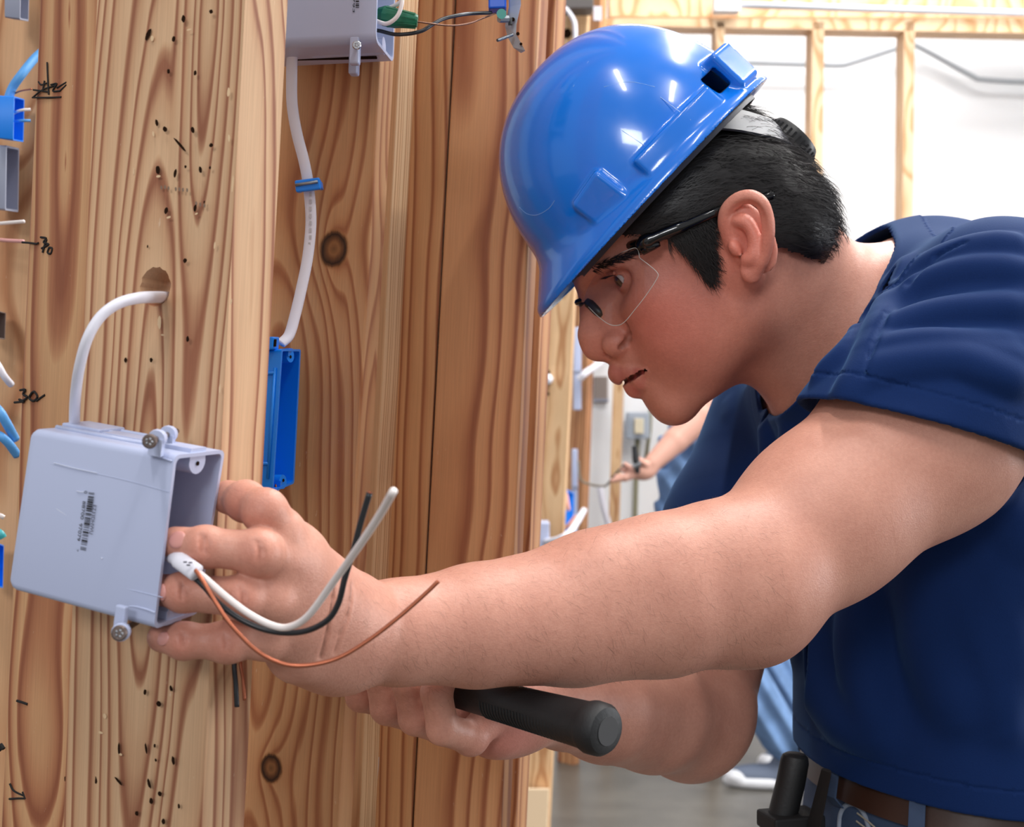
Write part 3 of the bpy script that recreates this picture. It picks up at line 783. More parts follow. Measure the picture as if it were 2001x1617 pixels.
MB().tube([bil(bc, .10, .13, -.01), bil(bc, .10, .90, -.01)], .0011, 8).build('side_rib', M['blue_plastic'], bbox, smooth=True)
m = MB(); m.cbox(P(524, 672, .935), ba, bh, bw, .006, .0042, .007); m.build('cable_clamp', M['blue_plastic'], bbox, bevel=.001)
m = MB(); m.cbox(P(531, 671, .930), ba, bh, bw, .0032, .0024, .0012); m.build('clamp_opening', M['hole_dark'], bbox)

# --- white cable stapled down the knotty stud
c2 = empty('electrical_cable', P(606, 420, .98), 'white flat cable running down the knotty stud under a blue staple', 'cable')
main = [(571,95,.955),(570,150,.962),(571,205,.966),(580,260,.969),(594,315,.971),(602,358,.972),(607,410,.972),(607,450,.972),(601,505,.970),(590,560,.966),(577,615,.961),(565,655,.956),(548,672,.951)]
MB().tube(px_spline(main), .0038, 14, flat=(AX_F, .55)).build('sheath', M['white_sheath'], c2, smooth=True)
m = MB()
for i in range(9):
    y = 380+i*14; x = 604.5 + (2.0 if y < 470 else 0); m.cbox(P(x, y, .9693), AX_R, AX_U, AX_F, .0008, .0014, .0002)
m.build('printed_mark', simple('faded_cable_print', srgb(196, 192, 196), .6), c2, kind='stuff')
stp = empty('cable_staple', P(602, 362, .975), 'small blue cable staple with a steel pin pinning the white cable', 'staple')
sx = nrm(AX_R*1+AX_U*.13); sy = np.cross(AX_F, sx)*-1
cst = P(602, 362, .9655)
m = MB(); m.cbox(cst, sx, sy, AX_F, .0085, .0040, .0022); m.build('clip', M['blue_plastic'], stp, bevel=.001)
for s in (-1, 1): MB().cbox(cst+sx*s*.0075+AX_F*.006, sx, sy, AX_F, .0012, .0026, .006).build('leg', M['blue_plastic'], stp, bevel=.0005)
MB().tube([cst-sx*.0082-AX_F*.0028+sy*.0006, cst+sx*.007-AX_F*.0028+sy*.0010], .0011, 10).build('steel_pin', M['steel'], stp, smooth=True)

# --- upper grey box with its wires
uc = dict(TR=P(742, -214, .925), BR=P(734, 81, .925), TL=P(500, -206, .935), BL=P(490, 94, .935), TRF=P(776, -150, .974), BRF=P(769, 124, .974))
ubox = empty('electrical_box', uc['BL'], 'grey plastic electrical box above the stapled cable, cut by the top edge', 'box')
box_shell(uc, .022, .05, .03, .06, .14).build('box_shell', M['grey_plastic'], ubox, auto=34)
ua = nrm(uc['TR']-uc['TL']); uh = nrm(uc['BR']-uc['TR']); uw = nrm(uc['TRF']-uc['TR'])
m = MB(); c0 = bil(uc, .015, .945, .55); c1 = bil(uc, .6, .945, .55); m.tube([c0, c1], .006, 14); m.build('screw_boss', M['grey_plastic'], ubox, auto=40)
MB().cbox(bil(uc, .42, 1.003, .62), ua, uh, uw, .028, .0006, .0012).build('clamp_slot', M['hole_dark'], ubox)
nail(ubox, (697, 88), (693, 122), .916, .985, .0029, M['bright_metal'])
m = MB(); m.cbox(P(694, 100, .93), ua, uh, uw, .0032, .009, .003); m.build('nail_tab', M['grey_plastic'], ubox, bevel=.0012)
MB().cbox(P(692, 128, .958), ua, uh, uw, .0030, .0065, .004).build('nail_tab', M['grey_plastic'], ubox, bevel=.0012)
un = nrm(np.cross(uc['TL']-uc['TR'], uc['BR']-uc['TR'])); un = un if un @ (CPOS-uc['TR']) > 0 else -un
onu = lambda x, y: on_box(x, y, .0006, uc['TR'], un)
m = MB()
for y0, h_ in ((-30,3),(-24,2),(-18,4),(-10,2),(-5,2),(1,3),(7,1.6),(9.6,2.6),(14,1.2)):
    m.add([onu(695, y0), onu(701.5, y0), onu(701.5, y0+h_), onu(695, y0+h_)], [(0, 1, 2, 3)])
m.build('barcode', M['ink'], ubox)
text_on('printed_digits', '70793', (689.5, -26), (688.8, 24), 4.2, M['ink'], ubox, fn=onu)
wr = empty('wire', P(790, 40, .95), 'loose white, black and copper wires joined by a green connector at the upper grey box', 'wire')
MB().tube(px_spline([(700,20,.962),(733,22,.955),(760,16,.950),(784,2,.945),(792,-20,.945)]), .0014, 10).build('white_wire', M['white_wire'], wr, smooth=True)
MB().tube(px_spline([(786,-20,.935),(785,8,.932),(776,32,.932),(757,46,.934),(738,42,.938),(720,32,.950)]), .0014, 10).build('white_wire', M['white_wire'], wr, smooth=True)
MB().tube(px_spline([(715,58,.955),(740,60,.95),(770,67,.948),(800,66,.948),(825,60,.95),(845,48,.955),(866,37,.962),(900,29,.972),(930,26,.985),(960,25,.995)]), .0013, 10).build('black_wire', M['black_wire'], wr, smooth=True)
MB().tube(px_spline([(812,42,.945),(840,46,.95),(880,50,.96),(915,46,.972),(945,35,.985),(968,26,.995)]), .0006, 8).build('copper_wire', simple('dull_copper', srgb(120, 84, 66), .4, .6), wr, smooth=True)
M['green_plastic'] = simple('green_wire_nut', srgb(14, 104, 74), .35)
m = MB(); m.tube([P(742, 30, .950), P(752, 31, .948), P(775, 36, .947), P(812, 41, .945), P(816, 41.5, .945)], [.0052, .0068, .0066, .0046, .0040], 12)
wnut = m.build('wire_connector', M['green_plastic'], wr, auto=25)
for i in range(8):
    a = 2*math.pi*i/8; e = AX_U*math.cos(a)+AX_F*math.sin(a)
    MB().tube([P(756, 32, .948)+e*.0066, P(812, 41, .945)+e*.0046], .0007, 5).build('ridge', M['green_plastic'], wnut)
# wiring device dangling by its wires
dev = empty('light_switch', P(985, 20, .99), 'blue-backed switch with bent steel strap dangling near the hard hat', 'switch')
MB().cbox(P(972, -12, 1.0), nrm(AX_R+AX_U*.04), AX_U, AX_F, .0062, .0122, .008).build('body', simple('dark_blue_plastic', srgb(16, 84, 200), .35), dev, bevel=.0012)
strap = [(1004,-60),(1006,10),(998,48),(1000,68),(1012,90),(1022,100)]
m = MB(); hw = [.0042, .0042, .0040, .0030, .0030, .0014]
L = []
for (x, y), w in zip(strap, hw):
    c = P(x, y, 1.0); L.append((c-AX_R*w+AX_F*.004, c+AX_R*w-AX_F*.002))
vs_ = []; fs_ = []
for (a, b) in L: vs_ += [a, b, b+AX_F*.0012, a+AX_F*.0012]
for i in range(len(L)-1):
    for j in range(4): fs_.append((4*i+j, 4*i+(j+1) % 4, 4*i+4+(j+1) % 4, 4*i+4+j))
fs_ += [(3, 2, 1, 0), tuple(4*(len(L)-1)+j for j in range(4))]
m.add(vs_, fs_); m.build('steel_strap', simple('zinc_strap', srgb(176, 184, 194), .4, .25), dev)
for (x, y, r) in ((1002,38,2.6),(1012,66,2.2),(1018,86,1.8)):
    MB().tube([P(x, y, .9965), P(x, y, .999)], r*.99/F_PX*1.6, 10).build('strap_hole', M['hole_dark'], dev)
MB().tube([P(980, 27, .982), P(980, 27, .990)], .0034, 14).build('terminal_screw', simple('green_screw', srgb(110, 190, 180), .3, .5), dev, auto=30)
MB().tube([P(975, 37, .986), P(992, 37, .990)], .0026, 8).build('terminal_plate', M['steel'], dev, auto=30)
MB().tube([P(972, 79, .985), P(1001, 68, .996)], .0011, 8).build('mounting_screw', simple('dark_steel_screw', srgb(96, 102, 108), .4, .6), dev)
MB().cbox(P(997, 42, .995), AX_R, AX_U, AX_F, .0014, .0022, .002).build('clip', M['black_wire'], dev)
# wire tails hanging by the nearest stud below the hand
wt = empty('wire', P(470, 1330, .735), 'black and copper wire tails hanging below the hand beside the nearest stud', 'wire')
MB().tube(px_spline([(536,948,.955),(534,975,.94),(540,1040,.88),(520,1130,.80),(480,1215,.742),(459,1285,.728),(461,1340,.727),(463,1382,.727)]), .0013, 10).build('black_wire', M['black_wire'], wt, smooth=True)
MB().tube(px_spline([(539,946,.95),(541,975,.94),(548,1040,.88),(530,1130,.80),(494,1215,.745),(471,1285,.729),(475,1330,.728),(478,1369,.728)]), .0009, 10).build('copper_wire', M['copper'], wt, smooth=True)
MB().tube(px_spline([(540,950,.950),(545,985,.95),(552,1040,.90)]), .0013, 8).build('white_wire', M['white_wire'], wt, smooth=True)
# ---------------------------------------------------------------- far-left fittings on the leftmost stud
def pbox(name, x0, y0, x1, y1, d, th, mat, parent=None, label=None, cat=None, group=None, bevel=.003, open_right=False, skew=0):
    c = [P(x0+skew, y1, d), P(x1+skew, y1, d), P(x1, y0, d), P(x0, y0, d)]
    t = AX_F*th
    o = MB().hexa([c[0], c[1], c[1]+t, c[0]+t, c[3], c[2], c[2]+t, c[3]+t]).build(name, mat, parent, bevel=bevel)
    return tag(o, label, cat, group)
def mini_box(label, x0, y0, x1, y1, d, mat, dark=None):
    """small wall box seen at an angle: side shell plus an open mouth on the right"""
    xm = x0+(x1-x0)*.45; r = empty('electrical_box', P((x0+x1)/2, y1, d), label, 'box')
    m = MB(); c = dict(TR=P(xm, y0, d), BR=P(xm-2, y1-4, d), TL=P(x0-18, y0-2, d), BL=P(x0-18, y1-8, d), TRF=P(x1, y0+6, d+.05), BRF=P(x1-2, y1, d+.05))
    box_shell(c, .03, .08, .03, .03, .06).build('box_shell', mat, r, auto=34)
    return r
M['box_grey'] = simple('grey_box_plastic', srgb(150, 156, 176), .45)
mini_box('small grey box at the top left corner', 26, -70, 58, 42, 1.20, M['box_grey'])
mb_ = mini_box('small blue box with a blue cable on the leftmost stud', 10, 188, 48, 278, 1.20, M['blue_plastic'])
cb = empty('electrical_cable', P(40, 150, 1.21), 'light blue cable curving down into the small blue box', 'cable')
MB().tube(px_spline([(86,98,1.24),(66,116,1.23),(42,146,1.215),(24,172,1.215),(14,200,1.215)]), .0038, 10).build('sheath', M['light_blue_cable'], cb, smooth=True)
cb = empty('electrical_cable', P(40, 225, 1.21), 'thin pale wires poking out of the small blue box', 'wire')
MB().tube(px_spline([(20,224,1.235),(40,216,1.20),(60,214,1.20)]), .0013, 8).build('white_wire', M['white_wire'], cb, smooth=True)
MB().tube(px_spline([(24,238,1.235),(44,236,1.20),(60,236,1.20)]), .0012, 8).build('blue_wire', M['light_blue_cable'], cb, smooth=True)
MB().tube(px_spline([(22,186,1.225),(40,178,1.21),(62,174,1.20)]), .0007, 8).build('copper_wire', M['copper'], cb, smooth=True)
mini_box('long grey box under the small blue box', -10, 284, 38, 415, 1.215, M['box_grey'])
mini_box('dark grey box edge at the left border', -24, 606, 12, 664, 1.21, simple('weathered_grey', srgb(128, 116, 112), .6))
cb = empty('wire', P(20, 455, 1.21), 'pale pink and white wire ends sticking out from the left border', 'wire')
MB().tube(px_spline([(-40,440,1.22),(0,437,1.21),(47,433,1.20)]), .0016, 8).build('white_wire', M['white_wire'], cb, smooth=True)
MB().tube(px_spline([(-40,462,1.22),(0,469,1.21),(46,472,1.20)]), .0016, 8).build('pink_wire', simple('pink_wire', srgb(220, 160, 156), .4), cb, smooth=True)
cb = empty('electrical_cable', P(12, 735, 1.21), 'white cable end arcing at the left border', 'cable')
MB().tube(px_spline([(-50,660,1.22),(-10,705,1.21),(8,735,1.21),(22,752,1.22)]), .003, 8).build('sheath', M['white_sheath'], cb, smooth=True)
cb = empty('electrical_cable', P(5, 830, 1.20), 'two thick blue cables at the left border beside the grey box', 'cable')
MB().tube(px_spline([(-40,770,1.22),(-5,800,1.20),(12,826,1.20),(30,860,1.21)]), .004, 8).build('sheath', M['light_blue_cable'], cb, smooth=True)
MB().tube(px_spline([(-40,840,1.22),(-5,850,1.20),(14,864,1.20),(34,890,1.21)]), .004, 8).build('sheath', M['light_blue_cable'], cb, smooth=True)
mini_box('blue box low on the left border below the barcode box', -22, 1060, 8, 1150, 1.20, M['blue_plastic'])
cb = empty('wire', P(5, 1040, 1.20), 'teal and white wire ends at the left border', 'wire')
MB().tube(px_spline([(-20,1030,1.21),(0,1042,1.20),(7,1052,1.20)]), .003, 8).build('teal_wire', simple('teal_wire', srgb(60, 170, 176), .4), cb, smooth=True)
MB().tube(px_spline([(-20,1005,1.21),(0,1008,1.20),(8,1012,1.20)]), .002, 8).build('white_wire', M['white_wire'], cb, smooth=True)

# ---------------------------------------------------------------- fittings along the receding wall
pbox('electrical_box', 1048, 1022, 1074, 1120, 3.55, .09, M['grey_plastic'], None, 'pale grey box with a capped top beside the forearm', 'box')
cb = empty('electrical_cable', P(1100, 1050, 3.55), 'white cable rising from the pale grey box beside the forearm', 'cable')
MB().tube(px_spline([(1066,1060,3.55),(1090,1055,3.50),(1112,1042,3.50),(1128,1020,3.6),(1141,998,3.9)]), .0085, 10).build('sheath', M['white_sheath'], cb, smooth=True)
r = mini_box('narrow blue box with copper wires further down the wall', 1100, 958, 1122, 1062, 5.0, M['blue_plastic'])
cb = empty('wire', P(1108, 1010, 4.9), 'copper wires curling from the narrow blue box', 'wire')
MB().tube(px_spline([(1085,944,4.95),(1103,960,4.92),(1109,985,4.9),(1111,998,4.9)]), .007, 8).build('copper_wire', simple('pink_copper', srgb(236, 170, 150), .4), cb, smooth=True)
MB().tube(px_spline([(1094,1038,4.95),(1110,1028,4.92),(1126,1008,4.92)]), .007, 8).build('copper_wire', bpy.data.materials['pink_copper'], cb, smooth=True)
def tall_box(label, x0, y0, x1, y1, d, mat, split):
    r = empty('electrical_box', P((x0+x1)/2, y1, d), label, 'box')
    pbox('box_shell', x0, y0, x1, y1, d, .05, mat, r, bevel=.004)
    pbox('cover_joint', x0-1, split, x1+1, split+5, d-.004, .01, M['box_grey'], r, bevel=.001)
tall_box('tall pale grey box right of the nose tip', 1121, 640, 1136, 802, 5.15, M['grey_plastic'], 724)
tall_box('thin grey box below the tall pale one', 1118, 878, 1129, 1060, 5.15, M['grey_plastic'], 950)
cb = empty('electrical_cable', P(1150, 720, 5.1), 'white cable crossing behind the nose', 'cable')
MB().tube(px_spline([(1131,742,5.1),(1146,728,5.1),(1164,716,5.2),(1200,690,5.5)]), .0125, 8).build('sheath', M['white_sheath'], cb, smooth=True)
tall_box('weathered brown-grey box on the white wall below the nose', 1161, 736, 1188, 788, 6.32, simple('weathered_box', srgb(150, 138, 132), .6), 780)
cb = empty('electrical_cable', P(1180, 1000, 5.8), 'white cable hanging against the thin far stud', 'cable')
MB().tube(px_spline([(1172,952,5.8),(1178,985,5.8),(1190,1030,5.8),(1204,1085,5.8)]), .0135, 8).build('sheath', M['white_sheath'], cb, smooth=True)
cb = empty('wire', P(1180, 950, 5.2), 'thin grey wire looping to the background worker\'s hand', 'wire')
MB().tube(px_spline([(1130,900,5.1),(1134,935,5.1),(1150,946,5.1),(1182,950,5.05),(1200,930,4.95),(1222,906,4.85)]), .0042, 8).build('sheath', simple('tan_grey_wire', srgb(140, 128, 110), .5), cb, smooth=True)
# cable stub poking from the hole in the pale stud
cb = empty('electrical_cable', P(1071, 740, 3.7), 'white cable stub in the hole of the pale stud beside the helmet bill', 'cable')
MB().tube([P(1070, 742, 3.62), P(1072, 740, 3.75)], .0125, 12).build('sheath', M['white_sheath'], cb, smooth=True)
hm = MB()
for (x, y, rx, ry) in ((1069,731,7,10),(1072,770,3,3)):
    disc_on(hm, AF, midF, x, y, rx, ry, lift=.003, dd=3.7)
hm.build('drilled_hole', M['hole_dark'], studF)
# top-left cluster behind the hat
pbox('electrical_box', 1098, -60, 1160, 16, 3.6, .07, simple('dark_grey_box', srgb(92, 86, 84), .5), None, 'dark grey box above the hard hat at the top edge', 'box')
cb = empty('electrical_cable', P(1120, 40, 3.6), 'white cable loop hanging above the hard hat', 'cable')
MB().tube(px_spline([(1092,8,3.6),(1108,20,3.6),(1121,40,3.6),(1124,62,3.6),(1124,100,3.6)]), .0060, 10).build('sheath', M['white_sheath'], cb, smooth=True)
hm = MB(); disc_on(hm, AF, midF, 1109, 66, 9, 11, lift=.003, dd=3.7)
hm.build('drilled_hole', M['hole_dark'], studF)
pbox('paper_notice', 1160, 12, 1176, 40, 3.5, .004, M['white_sheath'], None, 'white tag behind the hard hat top', 'tag', bevel=0)
# conduit, junction box and light switch on the white wall
jb = pbox('junction_box', 1396, -30, 1447, 22, 5.33, .06, simple('white_metal_box', srgb(232, 232, 236), .5), None, 'white junction box at the top of the far frame', 'box', bevel=.006)
cd = empty('conduit', P(1700, 20, 5.3), 'straight white pipe along the far top header', 'pipe')
MB().tube([P(1447, 10, 5.36), P(1750, 19, 5.36), P(2300, 34, 5.36)], .013, 12).build('pipe', simple('pale_conduit', srgb(214, 218, 228), .35, .2), cd, smooth=True)
M['conduit_grey'] = simple('grey_conduit', srgb(168, 172, 178), .5)
cd = empty('conduit', P(1600, 120, 6.2), 'grey bent conduit zigzagging over the white wall', 'pipe')
zz = [(1380,118,6.3),(1440,122,6.3),(1580,126,6.3),(1640,128,6.3),(1668,122,6.3),(1762,92,6.3),(1780,88,6.3),(1800,94,6.3),(1895,146,6.3),(1925,156,6.3),(2040,162,6.3),(2200,166,6.3)]
MB().tube(px_spline(zz, 4), .012, 10).build('pipe', M['conduit_grey'], cd, smooth=True)
wp = MB().box(P(1300, 122, 6.3), AX_R*.72, np.array([0, .05, 0]), AX_U*.62); 
sw = empty('light_switch', P(1246, 832, 6.2), 'blurred grey switch box with cream plate below the lips', 'switch')
pbox('box_shell', 1226, 806, 1270, 858, 6.22, .10, simple('switch_box_grey', srgb(168, 178, 192), .5), sw, bevel=.008)
pbox('switch_plate', 1240, 818, 1258, 848, 6.20, .02, simple('cream_plate', srgb(226, 216, 190), .5), sw, bevel=.004)
cd = empty('conduit', P(1248, 1000, 6.3), 'dark conduit running down from the blurred switch box', 'pipe')
MB().tube([P(1246, 858, 6.28), P(1244, 900, 6.28), P(1238, 1100, 6.28), P(1225, 1400, 6.28)], .012, 10).build('pipe', simple('olive_conduit', srgb(140, 136, 112), .6), cd, smooth=True)
MB().tube([P(1272, 780, 6.28), P(1270, 840, 6.28), P(1262, 900, 6.28)], .009, 10).build('pipe', bpy.data.materials['olive_conduit'], cd, smooth=True)
# ---------------------------------------------------------------- the young man: one continuous body
DH = 1.08; SP = DH/F_PX          # metres per photo pixel in the head's mid plane
EAR = P(1422, 490, DH)
HF = AX_R*(-.854) + AX_U*(-.52)   # face forward
HU = AX_R*(-.52) + AX_U*(.854)    # head up
HW = AX_F.copy()                  # away from the camera
def H(f, u, w=0.0): return EAR + HF*f*SP + HU*u*SP + HW*w
HAX = np.stack([HF, HU, HW])
px = 1.0*SP
body = Field()
# --- head
body.E(H(45, 108), (.0870, .0815, .0735), HAX, k=.0)
body.S(H(-72, 5), .047, k=.03)
body.E(H(222, 92), (.0235, .017, .050), HAX, k=.02)                    # brow
body.E(H(160, -45), (.0480, .058, .0370), HAX, k=.020)                 # maxilla
for w in (-1, 1):
    body.E(H(180, 2, .041*w), (.022, .017, .0175), HAX, k=.016)         # cheek bone
    body.E(H(100, -62, .034*w), (.052, .050, .029), HAX, k=.02)        # masseter
    body.C(H(240, -198, .011*w), H(62, -122, .046*w), .0155, .0155, k=.014)   # jaw line
    body.E(H(158, -80, .034*w), (.028, .034, .019), HAX, k=.018)       # cheek
body.E(H(150, -120), (.050, .042, .040), HAX, k=.018)
body.E(H(247, -197), (.0145, .0145, .019), HAX, k=.012)                # chin
body.E(H(255, -160), (.0125, .014, .020), HAX, k=.010)
# eye sockets, eyelids
EYE = [H(198, 56, .0310*w) for w in (-1, 1)]
for w, ec in zip((-1, 1), EYE):
    body.E(H(268, 55, .036*w), (.0275, .0125, .0240), HAX, op='s', k=.011)
for w, ec in zip((-1, 1), EYE):
    body.S(ec, .0132, k=.004)
    lid = ec + HF*.0125 + HU*.0006
    body.E(lid, (.0125, .0052, .0124), HAX, op='s', k=.0012)
    body.chain([ec+HU*.0063+HF*.0105-HW*.011*1, ec+HU*.0072+HF*.0118, ec+HU*.0060+HF*.0105+HW*.010], [.0012, .0016, .0012], k=.003)
# nose
body.C(H(266, 62), H(308, 0), .0088, .0108, k=.012)
body.C(H(250, 70), H(278, 30), .0090, .0095, k=.010)
for w in (-1, 1): body.C(H(236, 44, .008*w), H(276, -18, .0095*w), .0085, .0095, k=.012)
body.S(H(306, -16), .0128, k=.008)
body.S(H(320, -29), .0090, k=.006)
for w in (-1, 1): body.E(H(281, -41, .0165*w), (.0120, .0100, .0106), HAX, k=.0030)
body.C(H(312, -40), H(290, -62), .0062, .0060, k=.006)
for w in (-1, 1): body.E(H(299, -56, .0100*w), (.0078, .0044, .0042), HAX, op='s', k=.002)
# lips
body.E(H(276, -84), (.0125, .0135, .018), HAX, k=.010)                 # upper lip mass
UL = [H(262, -114, -.0235), H(286, -103, -.013), H(303, -95, -.0045), H(301, -96, 0), H(303, -95, .0045), H(286, -103, .013), H(262, -114, .0235)]
body.chain(UL, [.0024, .0064, .0084, .0082, .0084, .0064, .0024], k=.0034)
LL = [H(260, -120, -.022), H(277, -129, -.012), H(289, -133, 0), H(277, -129, .012), H(260, -120, .022)]
body.chain(LL, [.0026, .0070, .0090, .0070, .0026], k=.0034)
body.S(H(273, -112), .0116, k=.006)
SLIT = [[H(258, -115, .0262*w), H(272, -114, .0215*w), H(290, -113, .0165*w), H(304, -113, .0095*w), H(312, -113, 0)] for w in (-1, 1)]
for sl_ in SLIT: body.chain(sl_, [.0006, .0015, .0023, .0022, .0019], op='s', k=.0014)
# ear (near one from the photo, far one mirrored)
def mirror_w(p): return p - 2*HW*((p-EAR) @ HW)
def ear(fl):
    Q = lambda x, y, d: fl(P(x, y, d))
    ax = np.stack([fl(EAR+HF)-fl(EAR), fl(EAR+HU)-fl(EAR), fl(EAR+HW)-fl(EAR)])
    body.E(Q(1462, 462, .998), (.0165, .0285, .0050), np.stack([nrm(ax[0]*.97+ax[2]*.24), ax[1], nrm(ax[2]*.97-ax[0]*.24)]), k=.004)
    body.E(Q(1440, 500, 1.014), (.016, .026, .010), ax, k=.008)
    helix = [Q(1428, 470, 1.004), Q(1417, 440, 1.000), Q(1421, 410, .995), Q(1441, 390, .989), Q(1467, 385, .984), Q(1489, 399, .981), Q(1500, 430, .981), Q(1501, 465, .983), Q(1493, 500, .988), Q(1480, 525, .993)]
    helix = spline(helix, 3)
    body.chain(helix, list(np.interp(np.linspace(0, 9, len(helix)), range(10), [.0026, .0030, .0032, .0034, .0036, .0036, .0034, .0032, .0032, .0034])), k=.004)
    body.E(Q(1467, 532, .995), (.0072, .0080, .0040), ax, k=.005)
    body.E(Q(1455, 482, .990), (.0085, .0112, .0070), ax, op='s', k=.004)             # concha
    body.chain(spline([Q(1432, 425, .988), Q(1446, 410, .984), Q(1468, 408, .980), Q(1482, 430, .977), Q(1484, 462, .978)], 3), [.0024]*13, op='s', k=.005)  # scapha
    body.chain(spline([Q(1440, 432, .993), Q(1460, 436, .990), Q(1473, 462, .989), Q(1473, 490, .990), Q(1466, 508, .991)], 3), [.0026]*13, k=.005)  # antihelix
    body.E(Q(1436, 486, .996), (.0040, .0056, .0034), ax, k=.004)                     # tragus
    body.S(Q(1458, 509, .993), .0034, k=.004)
ear(lambda p: p)
ear(mirror_w)
# --- neck, torso core
body.C(P(1462, 548, 1.09), P(1672, 735, 1.13), .0535, .063, k=.03)
body.C(P(1560, 540, 1.085), P(1700, 650, 1.12), .040, .052, k=.03)
body.C(P(1436, 560, 1.035), P(1560, 760, 1.10), .014, .013, k=.025)     # neck muscle
TOR = np.stack([AX_R, AX_U, AX_F])
body.E(P(1810, 860, 1.17), (.118, .17, .150), TOR, k=.04)
body.E(P(1835, 1180, 1.18), (.100, .20, .136), TOR, k=.05)
body.E(P(1860, 1500, 1.18), (.100, .12, .130), TOR, k=.05)
body.C(P(1780, 640, 1.10), P(1945, 610, 1.02), .050, .052, k=.04)
body.C(P(1660, 720, 1.18), P(1545, 840, 1.31), .050, .050, k=.04)
# --- left arm (near)
SH_L = P(1975, 640, 1.005)
body.C(SH_L, P(1800, 855, .960), .0635, .0630, k=.010)
body.C(P(1800, 855, .960), P(1610, 1010, .918), .0640, .0520, k=.02)
body.C(P(1610, 1010, .918), P(1452, 1140, .882), .0520, .0450, k=.02)
body.E(P(1462, 1135, .885), (.043, .043, .042), TOR, k=.02)
body.S(P(1490, 1205, .888), .0200, k=.022)                              # elbow
body.chain([P(1440, 1142, .882), P(1290, 1171, .860), P(1120, 1200, .838), P(930, 1223, .808), P(780, 1236, .782), P(690, 1238, .768)],
           [.0450, .0462, .0415, .0342, .0283, .0262], k=.02)
body.C(P(1380, 1095, .868), P(1180, 1130, .838), .030, .026, k=.02)    # brachioradialis
# hand back
WR = P(678, 1236, .762)
mcp = dict(i=P(573, 1078, .702), m=P(560, 1118, .698), r=P(556, 1176, .700), l=P(556, 1236, .708))
for kf, wp in (('i', P(668, 1190, .752)), ('m', P(664, 1212, .750)), ('r', P(660, 1238, .750)), ('l', P(656, 1268, .754))):
    body.C(wp, mcp[kf], .0190, .0122, k=.018)
body.C(P(664, 1285, .765), P(580, 1278, .724), .0165, .0140, k=.014)   # heel on the little finger side
body.S(mcp['m'] - AX_F*.001, .0125, k=.01); body.S(mcp['r'], .0122, k=.01)
def finger(pts, rs, k0=.010):
    for i in range(len(pts)-1): body.C(pts[i], pts[i+1], rs[i], rs[i+1], k=k0 if i == 0 else .003)
    for i in range(1, len(pts)-1): body.S(pts[i]-AX_F*.0008, rs[i]*1.05, k=.004)
FI = dict(
 i=([mcp['i'], P(549, 1040, .690), P(518, 1000, .684), P(480, 980, .698), P(446, 972, .713)], [.0118, .0103, .0099, .0091, .0085]),
 m=([mcp['m'], P(548, 1098, .688), P(506, 1080, .672), P(402, 1069, .672), P(343, 1062, .678)], [.0120, .0106, .0101, .0089, .0079]),
 r=([mcp['r'], P(530, 1173, .684), P(474, 1168, .674), P(358, 1158, .676), P(312, 1153, .682)], [.0118, .0101, .0095, .0084, .0075]),
 l=([mcp['l'], P(520, 1246, .695), P(445, 1255, .688), P(360, 1253, .686), P(316, 1247, .689)], [.0116, .0100, .0092, .0080, .0070]))
for kf in 'imrl': finger(*FI[kf])
# webbing between the fingers
for a_, b_ in (('i', 'm'), ('m', 'r'), ('r', 'l')): body.S((mcp[a_]+mcp[b_])/2 + AX_R*.004 + AX_F*.004, .0095, k=.012)
# thumb behind the box side of the hand
finger([P(640, 1185, .775), P(588, 1135, .792), P(556, 1098, .797), P(540, 1078, .795)], [.0165, .0120, .0108, .0085])
# knuckle and wrist creases
def crease(pts, r=.0010, off=.0):
    body.chain(pts, [r]*len(pts), op='s', k=.0022)
# --- right arm (far)
body.C(P(1530, 835, 1.325), P(1440, 1040, 1.26), .0575, .0520, k=.02)
body.C(P(1440, 1040, 1.26), P(1370, 1365, 1.135), .0520, .0420, k=.02)
body.S(P(1346, 1450, 1.110), .0250, k=.03)
body.E(P(1350, 1393, 1.115), (.043, .043, .040), TOR, k=.02)
body.chain([P(1350, 1404, 1.110), P(1275, 1400, 1.055), P(1180, 1390, 1.000), P(1100, 1382, .962), P(1040, 1374, .936)], [.0430, .0410, .0355, .0280, .0240], k=.02)
# hammer grip axis
HB0 = P(1188, 1430, .778); HB1 = P(945, 1362, .850)
gdir = nrm(HB1-HB0)
def grip_at(xpx):
    """point of the grip's axis under a photo column"""
    lo, hi = -.05, .45
    for _ in range(40):
        mid_ = (lo+hi)/2
        if to_px(HB0+gdir*mid_)[0] > xpx: lo = mid_
        else: hi = mid_
    return HB0+gdir*lo
GD = nrm(-AX_U - gdir*(-AX_U @ gdir)); GB = np.cross(gdir, GD); GB = GB if GB @ AX_F > 0 else -GB    # down, back
PALM = P(992, 1392, .918)
body.E(P(985, 1398, .912), (.030, .024, .019), TOR, k=.018)
body.C(P(1040, 1384, .934), P(968, 1418, .897), .022, .0200, k=.016)
fk = {}
for nme, xp, dn, sc_ in (('l', 913, 1.0, .98), ('r', 858, .96, 1.0), ('m', 803, .90, 1.04), ('i', 752, .78, .98)):
    c = grip_at(xp)
    mc = c + GB*.030 + GD*.012*dn
    pip = c + GD*.0285*dn + GB*.004
    mid_ = c + GD*.0195*dn - GB*.0185
    dip = c - GD*.003 - GB*.0245
    tip = c - GD*.018 - GB*.0150
    body.C(PALM, mc, .0165, .0118*sc_, k=.014)
    r_ = .0098*sc_
    pts = [mc, pip, mid_, dip, tip]; rs = [.0116*sc_, r_*1.04, r_, r_*.95, r_*.85]
    for i in range(4): body.C(pts[i], pts[i+1], rs[i], rs[i+1], k=.006 if i == 0 else .0025)
    body.S(pip, r_*1.08, k=.003)
    fk[nme] = pts
